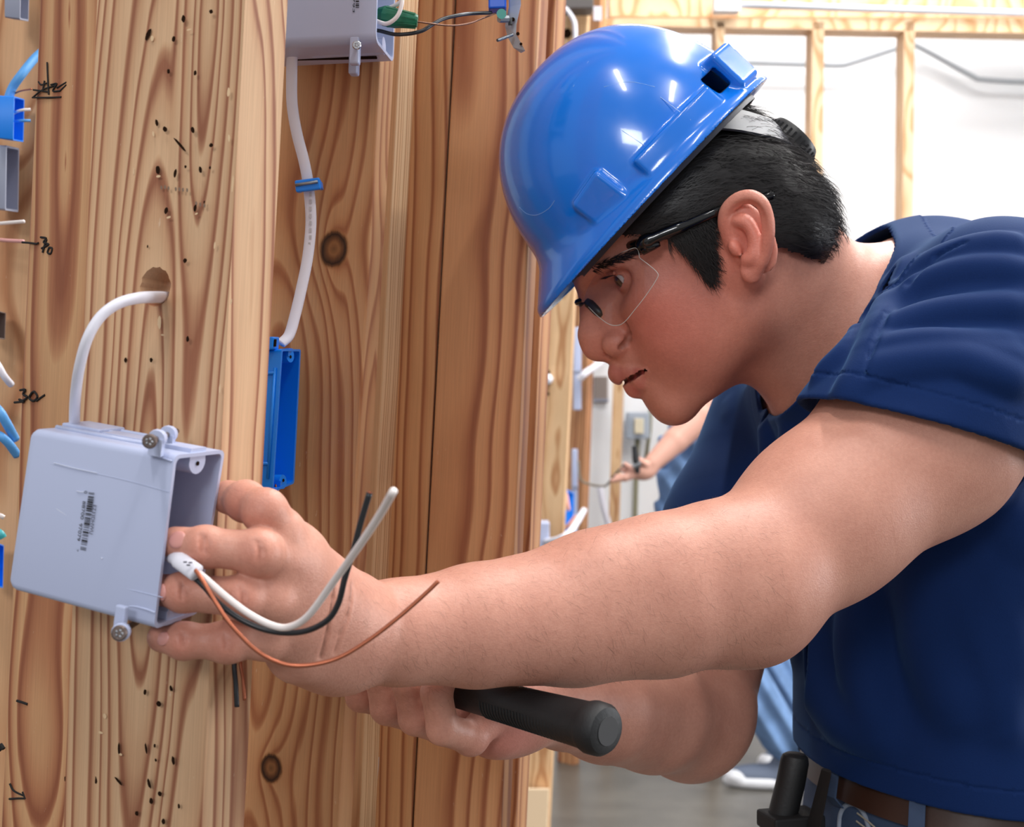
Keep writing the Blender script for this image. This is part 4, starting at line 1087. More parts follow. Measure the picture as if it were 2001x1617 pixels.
# thumb over the top of the grip, hidden behind the left forearm
cth = grip_at(840)
tb = [P(1020, 1360, .93), cth+GB*.026-GD*.012, cth-GD*.026+GB*.006-gdir*-.01, cth-GD*.022-GB*.012+gdir*.02]
for i in range(3): body.C(tb[i], tb[i+1], [.0160, .0120, .0108, .0090][i], [.0120, .0108, .0090, .008][i], k=.006)

# creases placed on the finished surface
def surf(pts, push=0.0):
    q, t = body.hit([p[0] for p in pts], [p[1] for p in pts])
    return [a + ray(*p)*push for a, p in zip(q, pts)]
CRE = [([(654,1140),(652,1170),(646,1205),(640,1240),(628,1285)], .0009), ([(688,1145),(686,1175),(680,1205),(666,1240),(656,1275)], .0007),
       ([(398,1046),(401,1060),(399,1080)], .0008), ([(393,1048),(395,1062),(394,1076)], .0005), ([(355,1140),(357,1156),(354,1170)], .0007),
       ([(505,1060),(510,1078),(507,1096)], .0006), ([(472,1150),(476,1166),(473,1182)], .0006), ([(358,1238),(360,1252),(358,1264)], .0006), ([(440,1243),(443,1256),(441,1268)], .0006),
       ([(1224,634),(1229,646),(1229,658),(1224,670),(1214,679)], .0022)]
CRS = [(surf(p), r) for p, r in CRE]
for p_, r in CRS: crease(p_, r)
V, Q, NR = body.mesh(.00155, P(240, 300, .62)-np.array([0, 0, .55]), P(2200, 200, 1.5)+np.array([0.1, 0.2, .2]))
print('body', len(V), len(Q))
# skin colour: lips, ears, knuckles, cheeks, stubble; shade painted into mouth gap and creases
SK = np.array(srgb(210, 154, 134)[:3]); color = np.tile(SK, (len(V), 1))
def paint(c, r, col, a=1.0):
    global color
    d = np.linalg.norm(V-np.asarray(c), axis=1)/r
    w = (np.exp(-d**2*1.2)*a)[:, None]; color = color*(1-w) + np.array(srgb(*col)[:3])*w
def paint_chain(pts, r, col, a=1.0):
    global color
    d = np.full(len(V), 9.)
    for i in range(len(pts)-1):
        A, B = pts[i], pts[i+1]; ab = B-A; t = np.clip(((V-A) @ ab)/(ab @ ab), 0, 1)
        rl = r if not hasattr(r, '__len__') else (r[i]+(r[i+1]-r[i])*t)
        d = np.minimum(d, np.linalg.norm(V-A-t[:, None]*ab, axis=1)/rl)
    w = (np.clip((1-d)/.25, 0, 1)*a)[:, None]; color = color*(1-w)+np.array(srgb(*col)[:3])*w
for w in (-1, 1):
    paint(H(190, -30, .05*w), .048, (196, 108, 92), .85)
    paint(H(120, -80, .06*w), .055, (200, 122, 106), .7)
paint(H(300, -20), .022, (190, 112, 92), .8)
paint(H(250, -190), .040, (186, 116, 94), .6)
paint(H(60, -150, -.05), .05, (190, 128, 104), .4)
paint(H(278, -84, -.012), .011, (160, 104, 86), .45); paint(H(262, -95, -.02), .008, (158, 102, 84), .4)
paint_chain(UL, [r*1.35 for r in (.0024, .0060, .0078, .0076, .0078, .0060, .0024)], (164, 72, 68), .9); paint_chain(LL, [r*1.35 for r in (.0026, .0064, .0082, .0064, .0026)], (188, 84, 80), .9)
for sl_ in SLIT: paint_chain(sl_, [.0010, .0020, .0029, .0028, .0024], (52, 16, 14), .95)  # shade of the mouth gap painted into the tint
for fl in (lambda p: p, mirror_w):
    paint(fl(P(1460, 465, .99)), .034, (214, 126, 108), .85)
for kf in 'imrl':
    for i in (2, 3): paint(FI[kf][0][i]-AX_F*.008, .009, (196, 118, 98), .55)
    paint(FI[kf][0][4], .012, (206, 136, 120), .5)
paint(P(980, 1420, .89), .03, (206, 126, 118), .7)
for p_, r in CRS: paint_chain(p_, r*1.6, (120, 70, 54), .55)  # crease shade painted into the tint
paint(P(1490, 1215, .875), .03, (170, 112, 92), .35)
def skin_mat():
    m, n, l, b = new_mat('skin')
    at = n.new('ShaderNodeAttribute'); at.attribute_name = 'tint'
    tc = n.new('ShaderNodeTexCoord')
    t1 = n.new('ShaderNodeTexNoise'); t1.inputs['Scale'].default_value = 38; t1.inputs['Detail'].default_value = 4; l.new(tc.outputs['Object'], t1.inputs['Vector'])
    t2 = n.new('ShaderNodeTexNoise'); t2.inputs['Scale'].default_value = 420; t2.inputs['Detail'].default_value = 3; l.new(tc.outputs['Object'], t2.inputs['Vector'])
    mx = n.new('ShaderNodeMix'); mx.data_type = 'RGBA'; mx.blend_type = 'MULTIPLY'; mx.inputs[0].default_value = 1
    cr = n.new('ShaderNodeValToRGB'); l.new(mth(n, l, 'ADD', mth(n, l, 'MULTIPLY', t1.outputs['Fac'], .6), mth(n, l, 'MULTIPLY', t2.outputs['Fac'], .4)), cr.inputs[0])
    cr.color_ramp.elements[0].position = .3; cr.color_ramp.elements[0].color = (.86, .78, .76, 1); cr.color_ramp.elements[1].position = .7; cr.color_ramp.elements[1].color = (1.06, 1.05, 1.04, 1)
    l.new(at.outputs['Color'], mx.inputs[6]); l.new(cr.outputs[0], mx.inputs[7])
    l.new(mx.outputs[2], b.inputs['Base Color'])
    b.inputs['Roughness'].default_value = .46; b.inputs['Specular IOR Level'].default_value = .42
    b.inputs['Subsurface Weight'].default_value = .12; b.inputs['Subsurface Radius'].default_value = (.006, .0025, .0015); b.inputs['Subsurface Scale'].default_value = 1.0
    t3 = n.new('ShaderNodeTexVoronoi'); t3.inputs['Scale'].default_value = 900; l.new(tc.outputs['Object'], t3.inputs['Vector'])
    bp = n.new('ShaderNodeBump'); bp.inputs['Strength'].default_value = .22; bp.inputs['Distance'].default_value = .0005
    l.new(mth(n, l, 'ADD', t3.outputs['Distance'], t2.outputs['Fac']), bp.inputs['Height']); l.new(bp.outputs['Normal'], b.inputs['Normal'])
    return m
M['skin'] = skin_mat()
man = sdf_obj('person', V, Q, NR, M['skin'], None, color)
tag(man, 'young person in navy t-shirt and blue hard hat leaning in to hold the grey box', 'person')
# --- eyes
def eye_mat():
    m, n, l, b = new_mat('eye'); tc = n.new('ShaderNodeTexCoord')
    vm = n.new('ShaderNodeVectorMath'); vm.operation = 'DOT_PRODUCT'; nv = n.new('ShaderNodeVectorMath'); nv.operation = 'NORMALIZE'
    l.new(tc.outputs['Object'], nv.inputs[0]); l.new(nv.outputs[0], vm.inputs[0]); vm.inputs[1].default_value = tuple(nrm(HF*.95-HU*.12-HW*.12))
    cr = n.new('ShaderNodeValToRGB'); l.new(vm.outputs['Value'], cr.inputs[0]); e = cr.color_ramp.elements
    e[0].position = .70; e[0].color = srgb(196, 188, 188); e[1].position = .985; e[1].color = srgb(10, 8, 8)
    q = e.new(.79); q.color = srgb(190, 178, 176); q = e.new(.81); q.color = srgb(60, 36, 24); q = e.new(.965); q.color = srgb(92, 58, 34)
    l.new(cr.outputs[0], b.inputs['Base Color']); b.inputs['Roughness'].default_value = .08; b.inputs['Coat Weight'].default_value = .6
    return m
M['eye'] = eye_mat()
for ec in EYE:
    m = MB().ball((0, 0, 0), .0122, X=HF, Y=HW, Z=HU, nu=24, nv=16).build('eye', M['eye'], None, smooth=True)
    m.location = Vector(ec); parent_keep(m, man)
# --- fingernails
M['nail'] = simple('fingernail', srgb(214, 150, 140), .28)
def nail_at(x, y, dirpx, ln, wd, parent=man):
    q, _ = body.hit([x, x+2, x], [y, y, y+2]); n_ = nrm(np.cross(q[1]-q[0], q[2]-q[0])); n_ = n_ if n_ @ (CPOS-q[0]) > 0 else -n_
    X = nrm(AX_R*dirpx[0]-AX_U*dirpx[1]); X = nrm(X-n_*(X @ n_)); Y = np.cross(n_, X)
    MB().ball(q[0]-n_*.0002, ln, wd, .0011, X=X, Y=Y, Z=n_, nu=18, nv=8).build('fingernail', M['nail'], man, smooth=True)
nail_at(346, 1055, (-1, -.05), .0050, .0042); nail_at(316, 1158, (-1, .1), .0036, .0042); nail_at(318, 1249, (-1, .2), .0044, .0034)

# ---------------------------------------------------------------- hair: a short dark cap of many strands
def head_fu(p):
    q = (p-EAR); return (q @ HF)/SP, (q @ HU)/SP, q @ HW
capf = Field()
capf.E(H(45, 108), (.0870+.005, .0815+.005, .0735+.005), HAX, k=0)
capf.S(H(-72, 5), .047+.007, k=.03)
capf.E(H(-95, -40), (.026, .040, .055), HAX, k=.03)
for w in (-1, 1): capf.E(H(86, 30, .0650*w), (.010, .030, .005), HAX, k=.012)
hv, hq, hn = capf.mesh(.0025, EAR-.2, EAR+.2)
f_, u_, w_ = head_fu(hv)
jit = np.random.uniform(-5, 5, len(hv))
f2, u2 = f_+jit, u_+jit
hairline = np.where(f2 > 108, 64+(f2-108)*.75, np.where(f2 > 46, -26 + (f2-46)*.0, np.where(f2 > -48, 44, -48+(f2+48)*1.0)))
keep = u2 > np.maximum(hairline, -128)
keep &= ~((f2 > 108) & (f2 < 300) & (u2 < 66))
# taper of the sideburn
keep &= ~((u2 < 60) & (f2 > 46) & (f2 < 130) & (f2 > 108 - (60-u2)*.16))
keep &= ~((u2 < 44) & (f2 > 30) & (f2 < 46 + (44-u2)*.52))
M['hair'] = simple('dark_hair', srgb(26, 22, 22), .42, spec=.45)
cap = sdf_obj('hair', hv, hq, hn, M['hair'], man, keep=keep, label='short black hair')
# strands
rs_ = np.random.RandomState(3)
idx = np.where(keep)[0]
idx = idx[(w_[idx] < .07)]
sbi = idx[(f_[idx] > 40) & (u_[idx] < 75)]
roots = np.concatenate([rs_.choice(idx, 9500), rs_.choice(sbi, 1500)])
rv = hv[roots] + rs_.uniform(-.002, .002, (len(roots), 3)); rn = hn[roots]
ff, uu, ww = head_fu(rv)
flow = np.zeros_like(rv)
side = (ff > 40) & (uu < 75)
flow += np.where(side[:, None], -HU*1.0 - HF*.10, 0)
back = ~side
flow += np.where(back[:, None], -HF*1.0 - HU*np.clip(.25+(-ff)/220, .1, 1.3)[:, None], 0)
flow += rs_.normal(0, .22, flow.shape)
flow -= rn*(np.sum(flow*rn, axis=1)[:, None])
flow /= np.linalg.norm(flow, axis=1)[:, None]
ln = rs_.uniform(.012, .026, len(roots)); ln[side] *= .65
ln *= np.where((uu < -70), .55, 1)
sv = []; sf = []
SEG = 4
tm = np.linspace(0, 1, SEG+1)
wid = rs_.uniform(.00022, .00042, len(roots))
sideV = np.cross(rn, flow)
lift = rs_.uniform(.10, .45, len(roots))
P3 = []
for t in tm:
    c = rv - rn*.0006 + flow*(ln*t)[:, None] + rn*((ln*lift*np.sin(t*1.9))*.75)[:, None] + sideV*(ln*.10*np.sin(t*3+roots % 7))[:, None]
    w3 = (wid*(1-t*.85))[:, None]
    P3.append(np.stack([c+sideV*w3, c-sideV*w3*.5+rn*w3*.85, c-sideV*w3*.5-rn*w3*.85], 1))
P3 = np.stack(P3, 1)            # strands, seg, 3, xyz
ns = len(roots); vv = P3.reshape(-1, 3)
base = (np.arange(ns)*(SEG+1)*3)[:, None, None]
k_ = np.arange(SEG)[None, :, None]*3; j_ = np.arange(3)[None, None, :]; j2_ = (j_+1) % 3
fq = np.stack([base+k_+j_, base+k_+j2_, base+k_+3+j2_, base+k_+3+j_], -1).reshape(-1, 4)
st_n = np.repeat(rn, (SEG+1)*3, axis=0)
so_ = sdf_obj('hair_strands', vv, fq, st_n, M['hair'], cap); so_['kind'] = 'stuff'
# eyebrow and lashes
def grad_n(q):
    q = np.asarray(q, float); e = .0004; G = np.zeros_like(q)
    for a in range(3):
        d = np.zeros(3); d[a] = e; G[:, a] = body.ev(q+d)-body.ev(q-d)
    return G/np.maximum(np.linalg.norm(G, axis=1), 1e-9)[:, None]
def strand_patch(name, pairs, r, parent):
    m = MB()
    for a, b in pairs: m.tube([a, (a+b)/2 - AX_F*.0008, b], [r, r*.8, r*.3], 4)
    o = m.build(name, M['hair'], parent, kind='stuff'); return o
prs = []
NB = 210
q, _ = body.hit([1156+92*i/NB+random.uniform(-3, 3) for i in range(NB)], [525-34*i/NB+random.uniform(-6, 6) for i in range(NB)])
gn = grad_n(q)
for i in range(NB):
    t_ = AX_R*.8+AX_U*random.uniform(-.1, .6); t_ = nrm(t_-gn[i]*(t_ @ gn[i])); prs.append((q[i]-gn[i]*.0003, q[i]+t_*random.uniform(.0045, .0075)+gn[i]*.0011))
strand_patch('eyebrow', prs, .00026, man)
prs = []
q, _ = body.hit([1184+34*i/17 for i in range(18)], [545-6*math.sin(math.pi*i/17) for i in range(18)])
for i in range(18): prs.append((q[i]-AX_F*.0005, q[i]-AX_R*.0050-AX_F*.0035-AX_U*.0008))
strand_patch('eyelashes', prs, .0003, man)

# fine dark hairs on the forearms
ax_e = P(1440, 1142, .882); ax_w = P(690, 1238, .768); av_ = nrm(ax_w-ax_e); La = np.linalg.norm(ax_w-ax_e)
qv = V-ax_e; tl = qv @ av_; rad_ = np.linalg.norm(qv-tl[:, None]*av_, axis=1)
ai = np.where((tl > .0) & (tl < La*1.05) & (rad_ < .075))[0]
ai = rs_.choice(ai, 2300); vs_ = []; fs_ = []
for i in ai:
    n_ = NR[i]; t_ = -AX_U*.75-av_*.1+AX_R*.35+rs_.normal(0, .35, 3); t_ = nrm(t_-n_*(t_ @ n_)); L_ = rs_.uniform(.004, .009); s_ = np.cross(n_, t_)*.000035; b = len(vs_)
    p0 = V[i]-n_*.0002; p1 = V[i]+t_*L_*.5+n_*L_*.16; p2 = V[i]+t_*L_+n_*L_*.18
    vs_ += [p0-s_, p0+s_, p1+s_, p1-s_, p2]; fs_ += [(b, b+1, b+2, b+3), (b+3, b+2, b+4)]
mesh_obj('arm_hair', vs_, fs_, simple('fine_brown_hair', srgb(84, 58, 46), .6), man, kind='stuff')
# ---------------------------------------------------------------- t-shirt
sh = Field()
G = .0115
sh.E(P(1810, 860, 1.17), (.118+G, .17+G, .150+G), TOR, k=.04)
sh.E(P(1838, 1200, 1.18), (.104+G, .22+G, .142+G), TOR, k=.05)
sh.E(P(1860, 1530, 1.18), (.108+G, .16, .146+G), TOR, k=.05)
sh.C(P(1780, 640, 1.10), P(1945, 610, 1.02), .050+G*.8, .052+G*.8, k=.04)
sh.C(P(1660, 720, 1.18), P(1545, 840, 1.31), .050+G*.8, .050+G*.8, k=.04)
sh.C(SH_L, P(1800, 855, .960), .0635+G, .0650+G, k=.02)
sh.C(P(1800, 855, .960), P(1725, 915, .945), .0650+G, .0600+G, k=.02)
sh.C(P(1530, 835, 1.325), P(1452, 1040, 1.26), .0575+G, .0560+G, k=.02)
sh.C(P(1452, 1040, 1.26), P(1420, 1180, 1.20), .0560+G, .054+G, k=.02)
sh.C(P(1556, 632, 1.098), P(1690, 740, 1.135), .0640, .073, k=.02)
sh.C(P(1600, 560, 1.09), P(1710, 650, 1.12), .046, .058, k=.02)
def half(p0, n): p0 = np.asarray(p0); n = nrm(n); return lambda p: (p-p0) @ n
# folds: raised creases laid on the surface
TS = Field(); TS.ops = list(sh.ops[:5])
def fold(pts, r=.0030, push=.0016, k=.012, op='u'):
    fld = TS if pts[0][1] > 790 else sh
    pts = [tuple(p) for p in spline([np.array(p, float) for p in pts], 5)]
    q, _ = fld.hit([p[0] for p in pts], [p[1] for p in pts])
    q = [a + ray(*p)*push for a, p in zip(q, pts)]
    return (q, r, k, op)
folds = [fold(f, *a) for f, *a in (
    ([(1715,660),(1790,625),(1880,606),(1995,600)], .0018, .0014, .017), ([(1702,700),(1760,682),(1840,672),(1990,676)], .0018, .0014, .017), ([(1690,742),(1740,722),(1820,711),(1930,706),(1998,712)], .0018, .0014, .017),
    ([(1880,716),(1940,734),(1990,752)], .0018, .0014, .017), ([(1735,610),(1800,560),(1890,532),(1995,528)], .0018, .0014, .017), ([(1758,572),(1820,522),(1900,492),(1980,480)], .0018, .0014, .017),
    ([(1700,520),(1690,600),(1660,680),(1600,740)], .0018, .001, .012), ([(1740,560),(1722,640),(1690,720),(1650,790)], .0018, .0014, .017), ([(1770,520),(1745,580),(1720,640)], .0018, .0014, .017),
    ([(1905,1000),(1950,1080),(1998,1180)], .0060, .0040, .030), ([(1870,1040),(1920,1160),(1990,1330)], .0060, .0040, .030), ([(1830,1075),(1880,1210),(1960,1420)], .0060, .0040, .030),
    ([(1800,1100),(1820,1240),(1870,1400)], .0060, .0040, .030), ([(1940,985),(1975,1030),(2000,1060)], .0060, .0040, .030), ([(1690,1180),(1690,1300),(1720,1440)], .0060, .0040, .030),
    ([(1600,1260),(1620,1350),(1680,1430)], .0060, .0040, .030),
    ([(1400,830),(1392,900),(1385,980)], .0018, .0014, .017), ([(1440,800),(1450,880),(1440,960)], .0018, .0014, .017), ([(1500,800),(1510,870),(1500,940)], .0018, .0014, .017), ([(1560,800),(1560,850),(1540,900)], .0018, .0014, .017))]
for q, r, k, op in folds:
    rr_ = [r*(.25+.75*math.sin(math.pi*min(1, max(0, i/(len(q)-1)))*.93+.1)) for i in range(len(q))]
    for i in range(len(q)-1): sh.C(q[i], q[i+1], rr_[i], rr_[i+1], k=k)
# armhole seam
q, _ = sh.hit([1885, 1830, 1775, 1735, 1708, 1690], [474, 500, 548, 606, 665, 735])
sh.chain([a+ray(1800, 600)*.0006 for a in q], [.0010]*6, op='s', k=.003)
# soft cloth undulation
def undul(p):
    a = np.sin(p[:, 0]*38+p[:, 2]*21+1.0)*np.sin(p[:, 2]*27-p[:, 1]*33)
    b = np.sin(p[:, 0]*71-p[:, 2]*57)*np.sin(p[:, 1]*66+p[:, 2]*40+2)
    return -(.0011*a + .0004*b)
sh.fn(undul, (0, 0, 0), 9, op='m')
# collar band
cp0 = P(1640, 622, 1.11); cn = AX_R*(-.84)+AX_U*(.54)
def collar(p):
    d = (p-cp0) @ cn; r = np.linalg.norm(p-cp0, axis=1)
    return np.where((d > -.017) & (r < .135), -.0011, 0)
sh.fn(collar, cp0, 9, op='m')
hp0 = P(1640, 806, .955); hn_ = nrm(AX_R*(-.27)-AX_U*(.96)-AX_F*.07)
_a, _b, _c = P(1618, 1472, 1.17), P(1800, 1578, 1.035), P(2001, 1600, 1.030)
_n = np.cross(_b-_a, _c-_a); _n = _n/_n[2]
def hem_at(p): p = np.asarray(p); return _a[2] - ((p[..., 0]-_a[0])*_n[0] + (p[..., 1]-_a[1])*_n[1])
hem_z = _a[2]
def hemband(p):
    d = (p-hp0) @ hn_; r = np.linalg.norm(p-P(1815, 850, .95), axis=1)
    e = np.where((d > -.019) & (d < -.0172) & (r < .14), .0008, 0)
    return e + np.where((p[:, 2] < hem_at(p)+.022) & (p[:, 2] > hem_at(p)+.020), .0008, 0)
sh.fn(hemband, hp0, 9, op='m')
sh.fn(lambda p: p[:, 0]*0, hp0, 9, op='shell', k=.0042)
sh.ops[-1] = (lambda p: p[:, 0]*0, hp0, 9, 'shell', .0042)
def cut(p0, n, c, R):
    h_ = half(p0, n); c = np.asarray(c)
    f = lambda p: np.maximum(-h_(p), np.linalg.norm(p-c, axis=1)-R)
    sh.fn(f, c, R, op='s', k=.0015)
cut(cp0, cn, P(1600, 600, 1.10)+0*cn, .125)
ARM = Field().C(P(1850, 800, .975), P(1560, 1050, .905), .098, .070, k=0)
_h = half(hp0, hn_)
sh.fn(lambda p: np.maximum(np.maximum(-_h(p), ARM.ev(p)), .026-TS.ev(p)), P(1720, 930, .94), .20, op='s', k=.003)
ARM2 = Field().C(P(1480, 960, 1.28), P(1410, 1300, 1.16), .085, .075, k=0)
_h2 = half(P(1450, 1060, 1.26), AX_R*(-.15)-AX_U*.98)
sh.fn(lambda p: np.maximum(np.maximum(-_h2(p), ARM2.ev(p)), .004-TS.ev(p)), P(1420, 1180, 1.2), .25, op='s', k=.003)
sh.fn(lambda p: (hem_at(p) - p[:, 2])*.93, (.4, 1.2, hem_z), 9, op='i', k=.001)
sv_, sq_, sn_ = sh.mesh(.0021, np.array([.12, .80, hem_z-.10]), np.array([.66, 1.50, 1.36]))
print('shirt', len(sv_), len(sq_))
def cloth_mat(name, col, weave=2600, rough=.85, var=.12, sheen=.15):
    m, n, l, b = new_mat(name); tc = n.new('ShaderNodeTexCoord')
    t = n.new('ShaderNodeTexNoise'); t.inputs['Scale'].default_value = weave*.35; t.inputs['Detail'].default_value = 2; l.new(tc.outputs['Object'], t.inputs['Vector'])
    mx = n.new('ShaderNodeMix'); mx.data_type = 'RGBA'; mx.inputs[6].default_value = tuple(c*(1-var) for c in col[:3])+(1,); mx.inputs[7].default_value = tuple(c*(1+var) for c in col[:3])+(1,)
    l.new(t.outputs['Fac'], mx.inputs[0]); l.new(mx.outputs[2], b.inputs['Base Color'])
    b.inputs['Roughness'].default_value = rough; b.inputs['Specular IOR Level'].default_value = .2
    b.inputs['Sheen Weight'].default_value = sheen; b.inputs['Sheen Roughness'].default_value = .45; b.inputs['Sheen Tint'].default_value = (.2, .5, 1, 1)
    bp = n.new('ShaderNodeBump'); bp.inputs['Strength'].default_value = .15; bp.inputs['Distance'].default_value = .0006; l.new(t.outputs['Fac'], bp.inputs['Height']); l.new(bp.outputs['Normal'], b.inputs['Normal'])
    return m
M['navy'] = cloth_mat('navy_jersey', srgb(8, 38, 88), sheen=.14)
tee = sdf_obj('tshirt', sv_, sq_, sn_, M['navy'], man, label='navy blue short-sleeved t-shirt')

# ---------------------------------------------------------------- jeans, belt, boots
def denim(name, col):
    m, n, l, b = new_mat(name); tc = n.new('ShaderNodeTexCoord')
    t = n.new('ShaderNodeTexNoise'); t.inputs['Scale'].default_value = 14; t.inputs['Detail'].default_value = 6; l.new(tc.outputs['Object'], t.inputs['Vector'])
    w = n.new('ShaderNodeTexWave'); w.inputs['Scale'].default_value = 520; w.bands_direction = 'DIAGONAL'; l.new(tc.outputs['Object'], w.inputs['Vector'])
    cr = n.new('ShaderNodeValToRGB'); l.new(mth(n, l, 'ADD', mth(n, l, 'MULTIPLY', t.outputs['Fac'], .8), mth(n, l, 'MULTIPLY', w.outputs['Fac'], .2)), cr.inputs[0])
    cr.color_ramp.elements[0].position = .3; cr.color_ramp.elements[0].color = tuple(c*.7 for c in col[:3])+(1,); cr.color_ramp.elements[1].position = .75; cr.color_ramp.elements[1].color = tuple(min(1, c*1.35) for c in col[:3])+(1,)
    l.new(cr.outputs[0], b.inputs['Base Color']); b.inputs['Roughness'].default_value = .9; b.inputs['Specular IOR Level'].default_value = .15
    return m
M['denim'] = denim('blue_denim', srgb(70, 86, 114))
HIP = P(1862, 1560, 1.18)
jn = Field()
jn.E(HIP+np.array([0, 0, -.06]), (.121, .152, .26), np.eye(3), k=.03)
for s, yo in ((-1, -.085), (1, .085)):
    hx, hy = HIP[0], HIP[1]
    a = np.array([hx+.01, hy+yo, HIP[2]-.16]); b = np.array([hx-.03, hy+yo*1.25, .46]); c = np.array([hx+.08, hy+yo*1.3, .085])
    jn.C(a, b, .092, .066, k=.03); jn.C(b, c, .066, .056, k=.02)
WZ = hem_z - .005
jn.fn(lambda p: (p[:, 2]-hem_at(p)+.005)*.93, HIP, 9, op='i', k=.002)
jn.fn(lambda p: .02-p[:, 2], HIP, 9, op='i', k=.002)
jv, jq, jnn = jn.mesh(.006, np.array([HIP[0]-.22, HIP[1]-.34, 0.0]), np.array([HIP[0]+.30, HIP[1]+.34, WZ+.14]))
jeans = sdf_obj('jeans', jv, jq, jnn, M['denim'], man, label='worn blue denim jeans')
M['boot'] = simple('brown_boot_leather', srgb(92, 66, 44), .6, bump=(60, .2, .002))
for s, yo in ((-1, -.085), (1, .085)):
    f = Field(); c = np.array([HIP[0]+.08, HIP[1]+yo*1.3, 0])
    f.E(c+np.array([-.07, 0, .045]), (.13, .05, .045), k=.01); f.C(c+np.array([0, 0, .06]), c+np.array([0, 0, .13]), .05, .052, k=.03)
    f.fn(lambda p: .002-p[:, 2], c, 9, op='i', k=.004)
    v_, q_, n_ = f.mesh(.006, c+np.array([-.24, -.1, -.01]), c+np.array([.12, .1, .22])); sdf_obj('boot', v_, q_, n_, M['boot'], man)
# pocket seam and belt loops, belt ring
def hip_ring(z, grow):
    k = math.sqrt(max(0.02, 1-((z-(HIP[2]-.06))/.26)**2))
    return (.121*k+grow, .152*k+grow)
M['leather'] = simple('dark_brown_leather', srgb(58, 34, 24), .45, bump=(120, .15, .001))
def on_hip(a, z, g):
    for _ in range(4):
        p = np.array([HIP[0]+hip_ring(z, g)[0]*math.cos(a), HIP[1]+hip_ring(z, g)[1]*math.sin(a), z]); zz = z + hem_at(p)-hem_z
        rx, ry = hip_ring(zz, g); p = np.array([HIP[0]+rx*math.cos(a), HIP[1]+ry*math.sin(a), zz])
    return p
m = MB(); nseg = 64; zt, zb = hem_z+.014, hem_z-.020
L = []
for i in range(nseg):
    a = 2*math.pi*i/nseg; row = []
    for z, g in ((zt, .004), (zt, .009), (zb, .009), (zb, .004)): row.append(on_hip(a, z, g))
    L.append(row)
vs_ = [p for r in L for p in r]; fs_ = []
for i in range(nseg):
    i2 = (i+1) % nseg
    for j in range(4): fs_.append((4*i+j, 4*i+(j+1) % 4, 4*i2+(j+1) % 4, 4*i2+j))
m.add(vs_, fs_); m.build('belt', M['leather'], man, auto=40, label='brown leather belt')
for a in (math.radians(d) for d in (205, 238, 285, 150)):
    m = MB(); t = np.array([-math.sin(a), math.cos(a), 0])
    pts = [on_hip(a, z, g) for z, g in ((zt+.004, .006), (zt, .013), ((zt+zb)/2, .0135), (zb, .013), (zb-.008, .004))]
    vs_ = []; fs_ = []
    for p in pts: vs_ += [p-t*.006, p+t*.006, p+t*.006-nrm(p-HIP)*.002, p-t*.006-nrm(p-HIP)*.002]
    for i in range(len(pts)-1):
        for j in range(4): fs_.append((4*i+j, 4*i+(j+1) % 4, 4*i+4+(j+1) % 4, 4*i+4+j))
    m.add(vs_, fs_); m.build('belt_loop', M['denim'], man)
M['stitch'] = simple('pale_stitching', srgb(176, 168, 150), .8)
m = MB()
for off in (0, .006):
    pts = [on_hip(math.radians(214+i*5), zb-.006-off-.055*(i/9)**1.4, .0025) for i in range(10)]
    m.tube(pts, .0007, 5)
m.build('pocket_stitching', M['stitch'], man)
q, _ = jn.hit([1640, 1643, 1655, 1674, 1690, 1702], [1625, 1592, 1574, 1574, 1594, 1632])
MB().tube(spline(q, 4), .0021, 8).build('worn_pocket_edge', simple('worn_denim_edge', srgb(150, 160, 176), .9, noise=(160, .35)), man, smooth=True)
# tool pouch with a black-handled tool
M['black_nylon'] = simple('black_nylon_webbing', srgb(20, 20, 22), .7, bump=(300, .2, .0006))
M['black_rubber'] = simple('black_rubber_grip', srgb(26, 27, 29), .55, bump=(420, .3, .0006))
po = empty('tool_pouch', P(1545, 1640, 1.09), 'black nylon tool pouch clipped to the front of the belt', 'pouch')
pz = P(1545, 1660, 1.09); pX = nrm(AX_R*.96+AX_F*.28); pN = np.cross(pX, AX_U)
MB().cbox(P(1548, 1690, 1.105), pX, AX_U, pN, .021, .040, .016).build('pocket', M['black_nylon'], po, bevel=.003)
MB().cbox(P(1545, 1604, 1.105), pX, AX_U, pN, .0215, .0065, .0165).build('rim_band', M['black_nylon'], po, bevel=.002)
m = MB(); m.hexa([P(1575, 1620, 1.09), P(1600, 1640, 1.07), P(1600, 1640, 1.10), P(1575, 1620, 1.12), P(1606, 1500, 1.08), P(1626, 1506, 1.06), P(1626, 1506, 1.09), P(1606, 1500, 1.11)]); m.build('belt_strap', M['black_nylon'], po, bevel=.002)
kn_ = empty('screwdriver', P(1530, 1560, 1.10), 'black handled tool standing upright in the tool pouch', 'tool')
hp = [P(1513, 1680, 1.105), P(1528, 1598, 1.105), P(1545, 1530, 1.105), P(1553, 1488, 1.105), P(1554.5, 1478, 1.105), P(1555, 1473, 1.105)]
MB().tube(hp, [.0110, .0112, .0112, .0110, .0098, .0070], 20).build('handle', M['black_rubber'], kn_, auto=35)
MB().tube([P(1500, 1760, 1.105), P(1513, 1680, 1.105)], .003, 8).build('shank', M['steel'], kn_)

